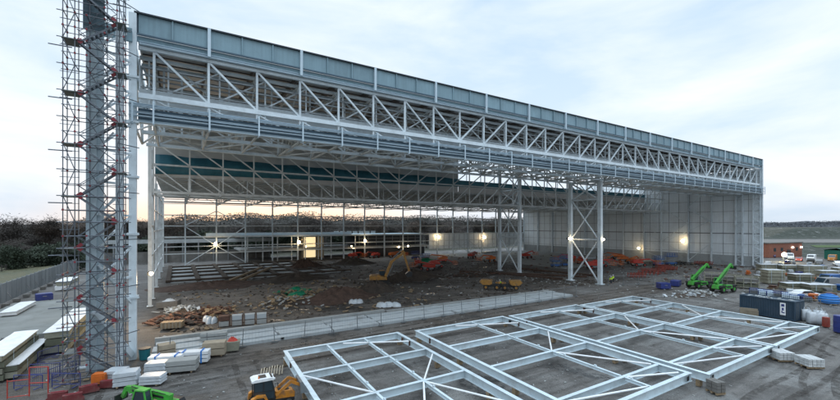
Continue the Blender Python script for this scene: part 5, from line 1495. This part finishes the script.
# barriers and small things bottom left
def barrier(label, p, rz, m, grp):
    t = thing('barrier', label, 'barrier', p, rz, grp)
    f = MB()
    for z in (.25, 1.1): f.tube((-1.1, 0, z), (1.1, 0, z), .03, 6)
    for x in (-1.1, 1.1): f.tube((x, 0, 0), (x, 0, 1.1), .03, 6)
    f.build('frame', M[m], t)
    b = MB()
    for k in range(1, 14): b.tube((-1.1 + k * .157, 0, .25), (-1.1 + k * .157, 0, 1.1), .012, 4)
    b.build('bars', M[m], t)
    for x in (-.7, .7): MB().box((x, 0, .03), (.08, .6, .05)).build('foot', M[m], t)
for i, (u, v, a_, l) in enumerate(((-6.0, -1.8, -20, 'blue pedestrian barrier farthest from the scaffold'), (-4.6, -3.0, 50, 'blue pedestrian barrier leaning towards the scaffold'), (-3.9, -5.8, -30, 'blue pedestrian barrier in front of the scaffold foot'), (-6.4, -4.6, -30, 'blue pedestrian barrier beside the red gate frame'), (-6.9, 3.6, 60, 'blue barrier at the end of the long panel stack'), (-4.5, -1.0, 62, 'blue barrier along the track left of the scaffold'))):
    barrier(l, (u, v, 0), R(a_), 'navy', 'blue barriers at the foot of the scaffold')
for i, (u, v, a_) in enumerate(((-3.9, -8.4, -8), (-2.2, -8.0, 10), (-1.0, -7.6, -25), (-2.9, -9.4, 5))):
    t = thing('barrier_block', ('red plastic barrier block, leftmost by the bottom edge', 'red plastic barrier block before the orange cabinet', 'red plastic barrier block beside the wrapped bundle', 'red plastic barrier block lowest in the photo')[i], 'barrier', (u, v, 0), R(a_), 'red barrier blocks at the bottom left'); t.scale = (.8, .8, .75)
    MB().prism([(-.85, 0), (-.85, .2), (-.7, .35), (-.7, .75), (.7, .75), (.7, .35), (.85, .2), (.85, 0)], -.22, .22, .03).build('block_body', M['darkred'], t)
    MB().box((0, 0, .78), (1.0, .12, .08)).build('top_rail', M['scafred'], t)
t = thing('gate_frame', 'tall red gate frame standing left of the blue barriers', 'gate', (-5.3, -6.8, 0), R(-25))
for x in (-.65, .65): MB().tube((x, 0, 0), (x, 0, 2.2), .04, 6).build('post', M['red'], t)
for z in (1.0, 2.2): MB().tube((-.65, 0, z), (.65, 0, z), .035, 6).build('rail', M['red'], t)
MB().tube((-.65, 0, .1), (-1.9, -.3, .1), .03, 6).tube((-1.9, -.3, 0), (-1.9, -.3, 1.4), .035, 6).tube((-.65, 0, 1.3), (-1.9, -.3, 1.3), .03, 6).build('side_bay', M['red'], t)
t = thing('cabinet', 'small orange site cabinet at the foot of the scaffold', 'cabinet', (-1.7, -6.4, 0), R(-20))
MB().prism([(-.5, .08), (-.5, .85), (-.42, .92), (.42, .92), (.5, .85), (.5, .08)], -.3, .3, .03).build('cabinet_body', M['orange'], t); MB().box((.1, -.315, .5), (.5, .03, .5)).build('door', M['orange'], t)
for y in (-.2, .2): MB().box((0, y, .04), (.9, .08, .08)).build('foot', M['black'], t)
t = thing('striped_boards', 'orange and white barrier boards lying by the concrete pad edge', 'barrier', (-10.6, 6.2, 0), R(65))
for k in range(3):
    b = MB().box((0, -.35 + k * .4, .55 + k * .06), (2.6, .06, .9), 0, 0, -.25).build('board', M['orange'], t)
    m_ = MB()
    for j in range(5): m_.box((-1.0 + j * .5, -.39 + k * .4, .56 + k * .06), (.16, .03, .7), 0, .3, -.25)
    m_.build('stripe', M['white'], b)
t = thing('teal_bin', 'round teal bin at the base of the hangar corner column', 'bin', (1.0, -1.0, 0)); MB().tube((0, 0, 0), (0, 0, 1.0), .42, 14, .5).build('bin_body', mat('teal_plastic', (.02, .16, .19), .5), t); MB().tube((0, 0, 1.0), (0, 0, 1.08), .52, 14).build('lid', M['black'], t)
for i, (u, v) in enumerate(((-7.7, 8.0), (-8.0, 9.6), (-7.5, 11.0), (-8.2, 6.6), (-3.4, -.6))):
    t = thing('scrap_sheet', 'torn white plastic sheet on the ground between the pad and the panel stack' if i < 4 else 'torn white plastic sheet inside the scaffold foot', 'sheet', (u, v, 0), rnd.uniform(0, 3), 'torn white sheets by the pad')
    MB().mound((0, 0, 0), .8, .35, .18, 9, 60 + i, .4).build('sheet', M['sheet'], t)

# ------------------------------------------------------------------ loose rubble and stones
def scatter(n, area, sz, seed, flat=.5):
    g = random.Random(seed); mb = MB(); pts = []
    for _ in range(n): pts.append(area(g))
    hs = height([p[0] for p in pts], [p[1] for p in pts])
    for (u, v), h in zip(pts, hs):
        s_ = sz * g.uniform(.4, 1.6) ** 1.5
        mb.box((u, v, max(float(h), -.08) + s_ * .2), (s_ * g.uniform(.7, 2.0), s_ * g.uniform(.6, 1.1), s_ * flat), g.uniform(0, 3.1), g.uniform(-.4, .4), g.uniform(-.4, .4))
    return mb
tag(scatter(2600, lambda g: (g.uniform(2, 96), 6 + 92 * g.random() ** 1.3), .17, 1).build('rubble', M['soil']), kind='stuff')
tag(scatter(420, lambda g: (g.uniform(2, 96), 6 + 80 * g.random() ** 1.3), .18, 2).build('rubble', M['conc']), kind='stuff')
tag(scatter(300, lambda g: (g.uniform(3, 45), 6 + 40 * g.random() ** 1.2), .28, 3, .25).build('timber_offcuts', M['wood']), kind='stuff')
tag(scatter(1100, lambda g: (g.uniform(72, 175), g.uniform(-40, 22)), .17, 4).build('rubble', M['conc']), kind='stuff')
tag(scatter(1600, lambda g: (g.uniform(-9, 80), g.uniform(-34, -2)), .06, 5).build('stones', M['conc']), kind='stuff')
tag(scatter(260, lambda g: (g.uniform(95, 160), g.uniform(0, 95)), .35, 6, .5).build('site_clutter', M['rust']), kind='stuff')
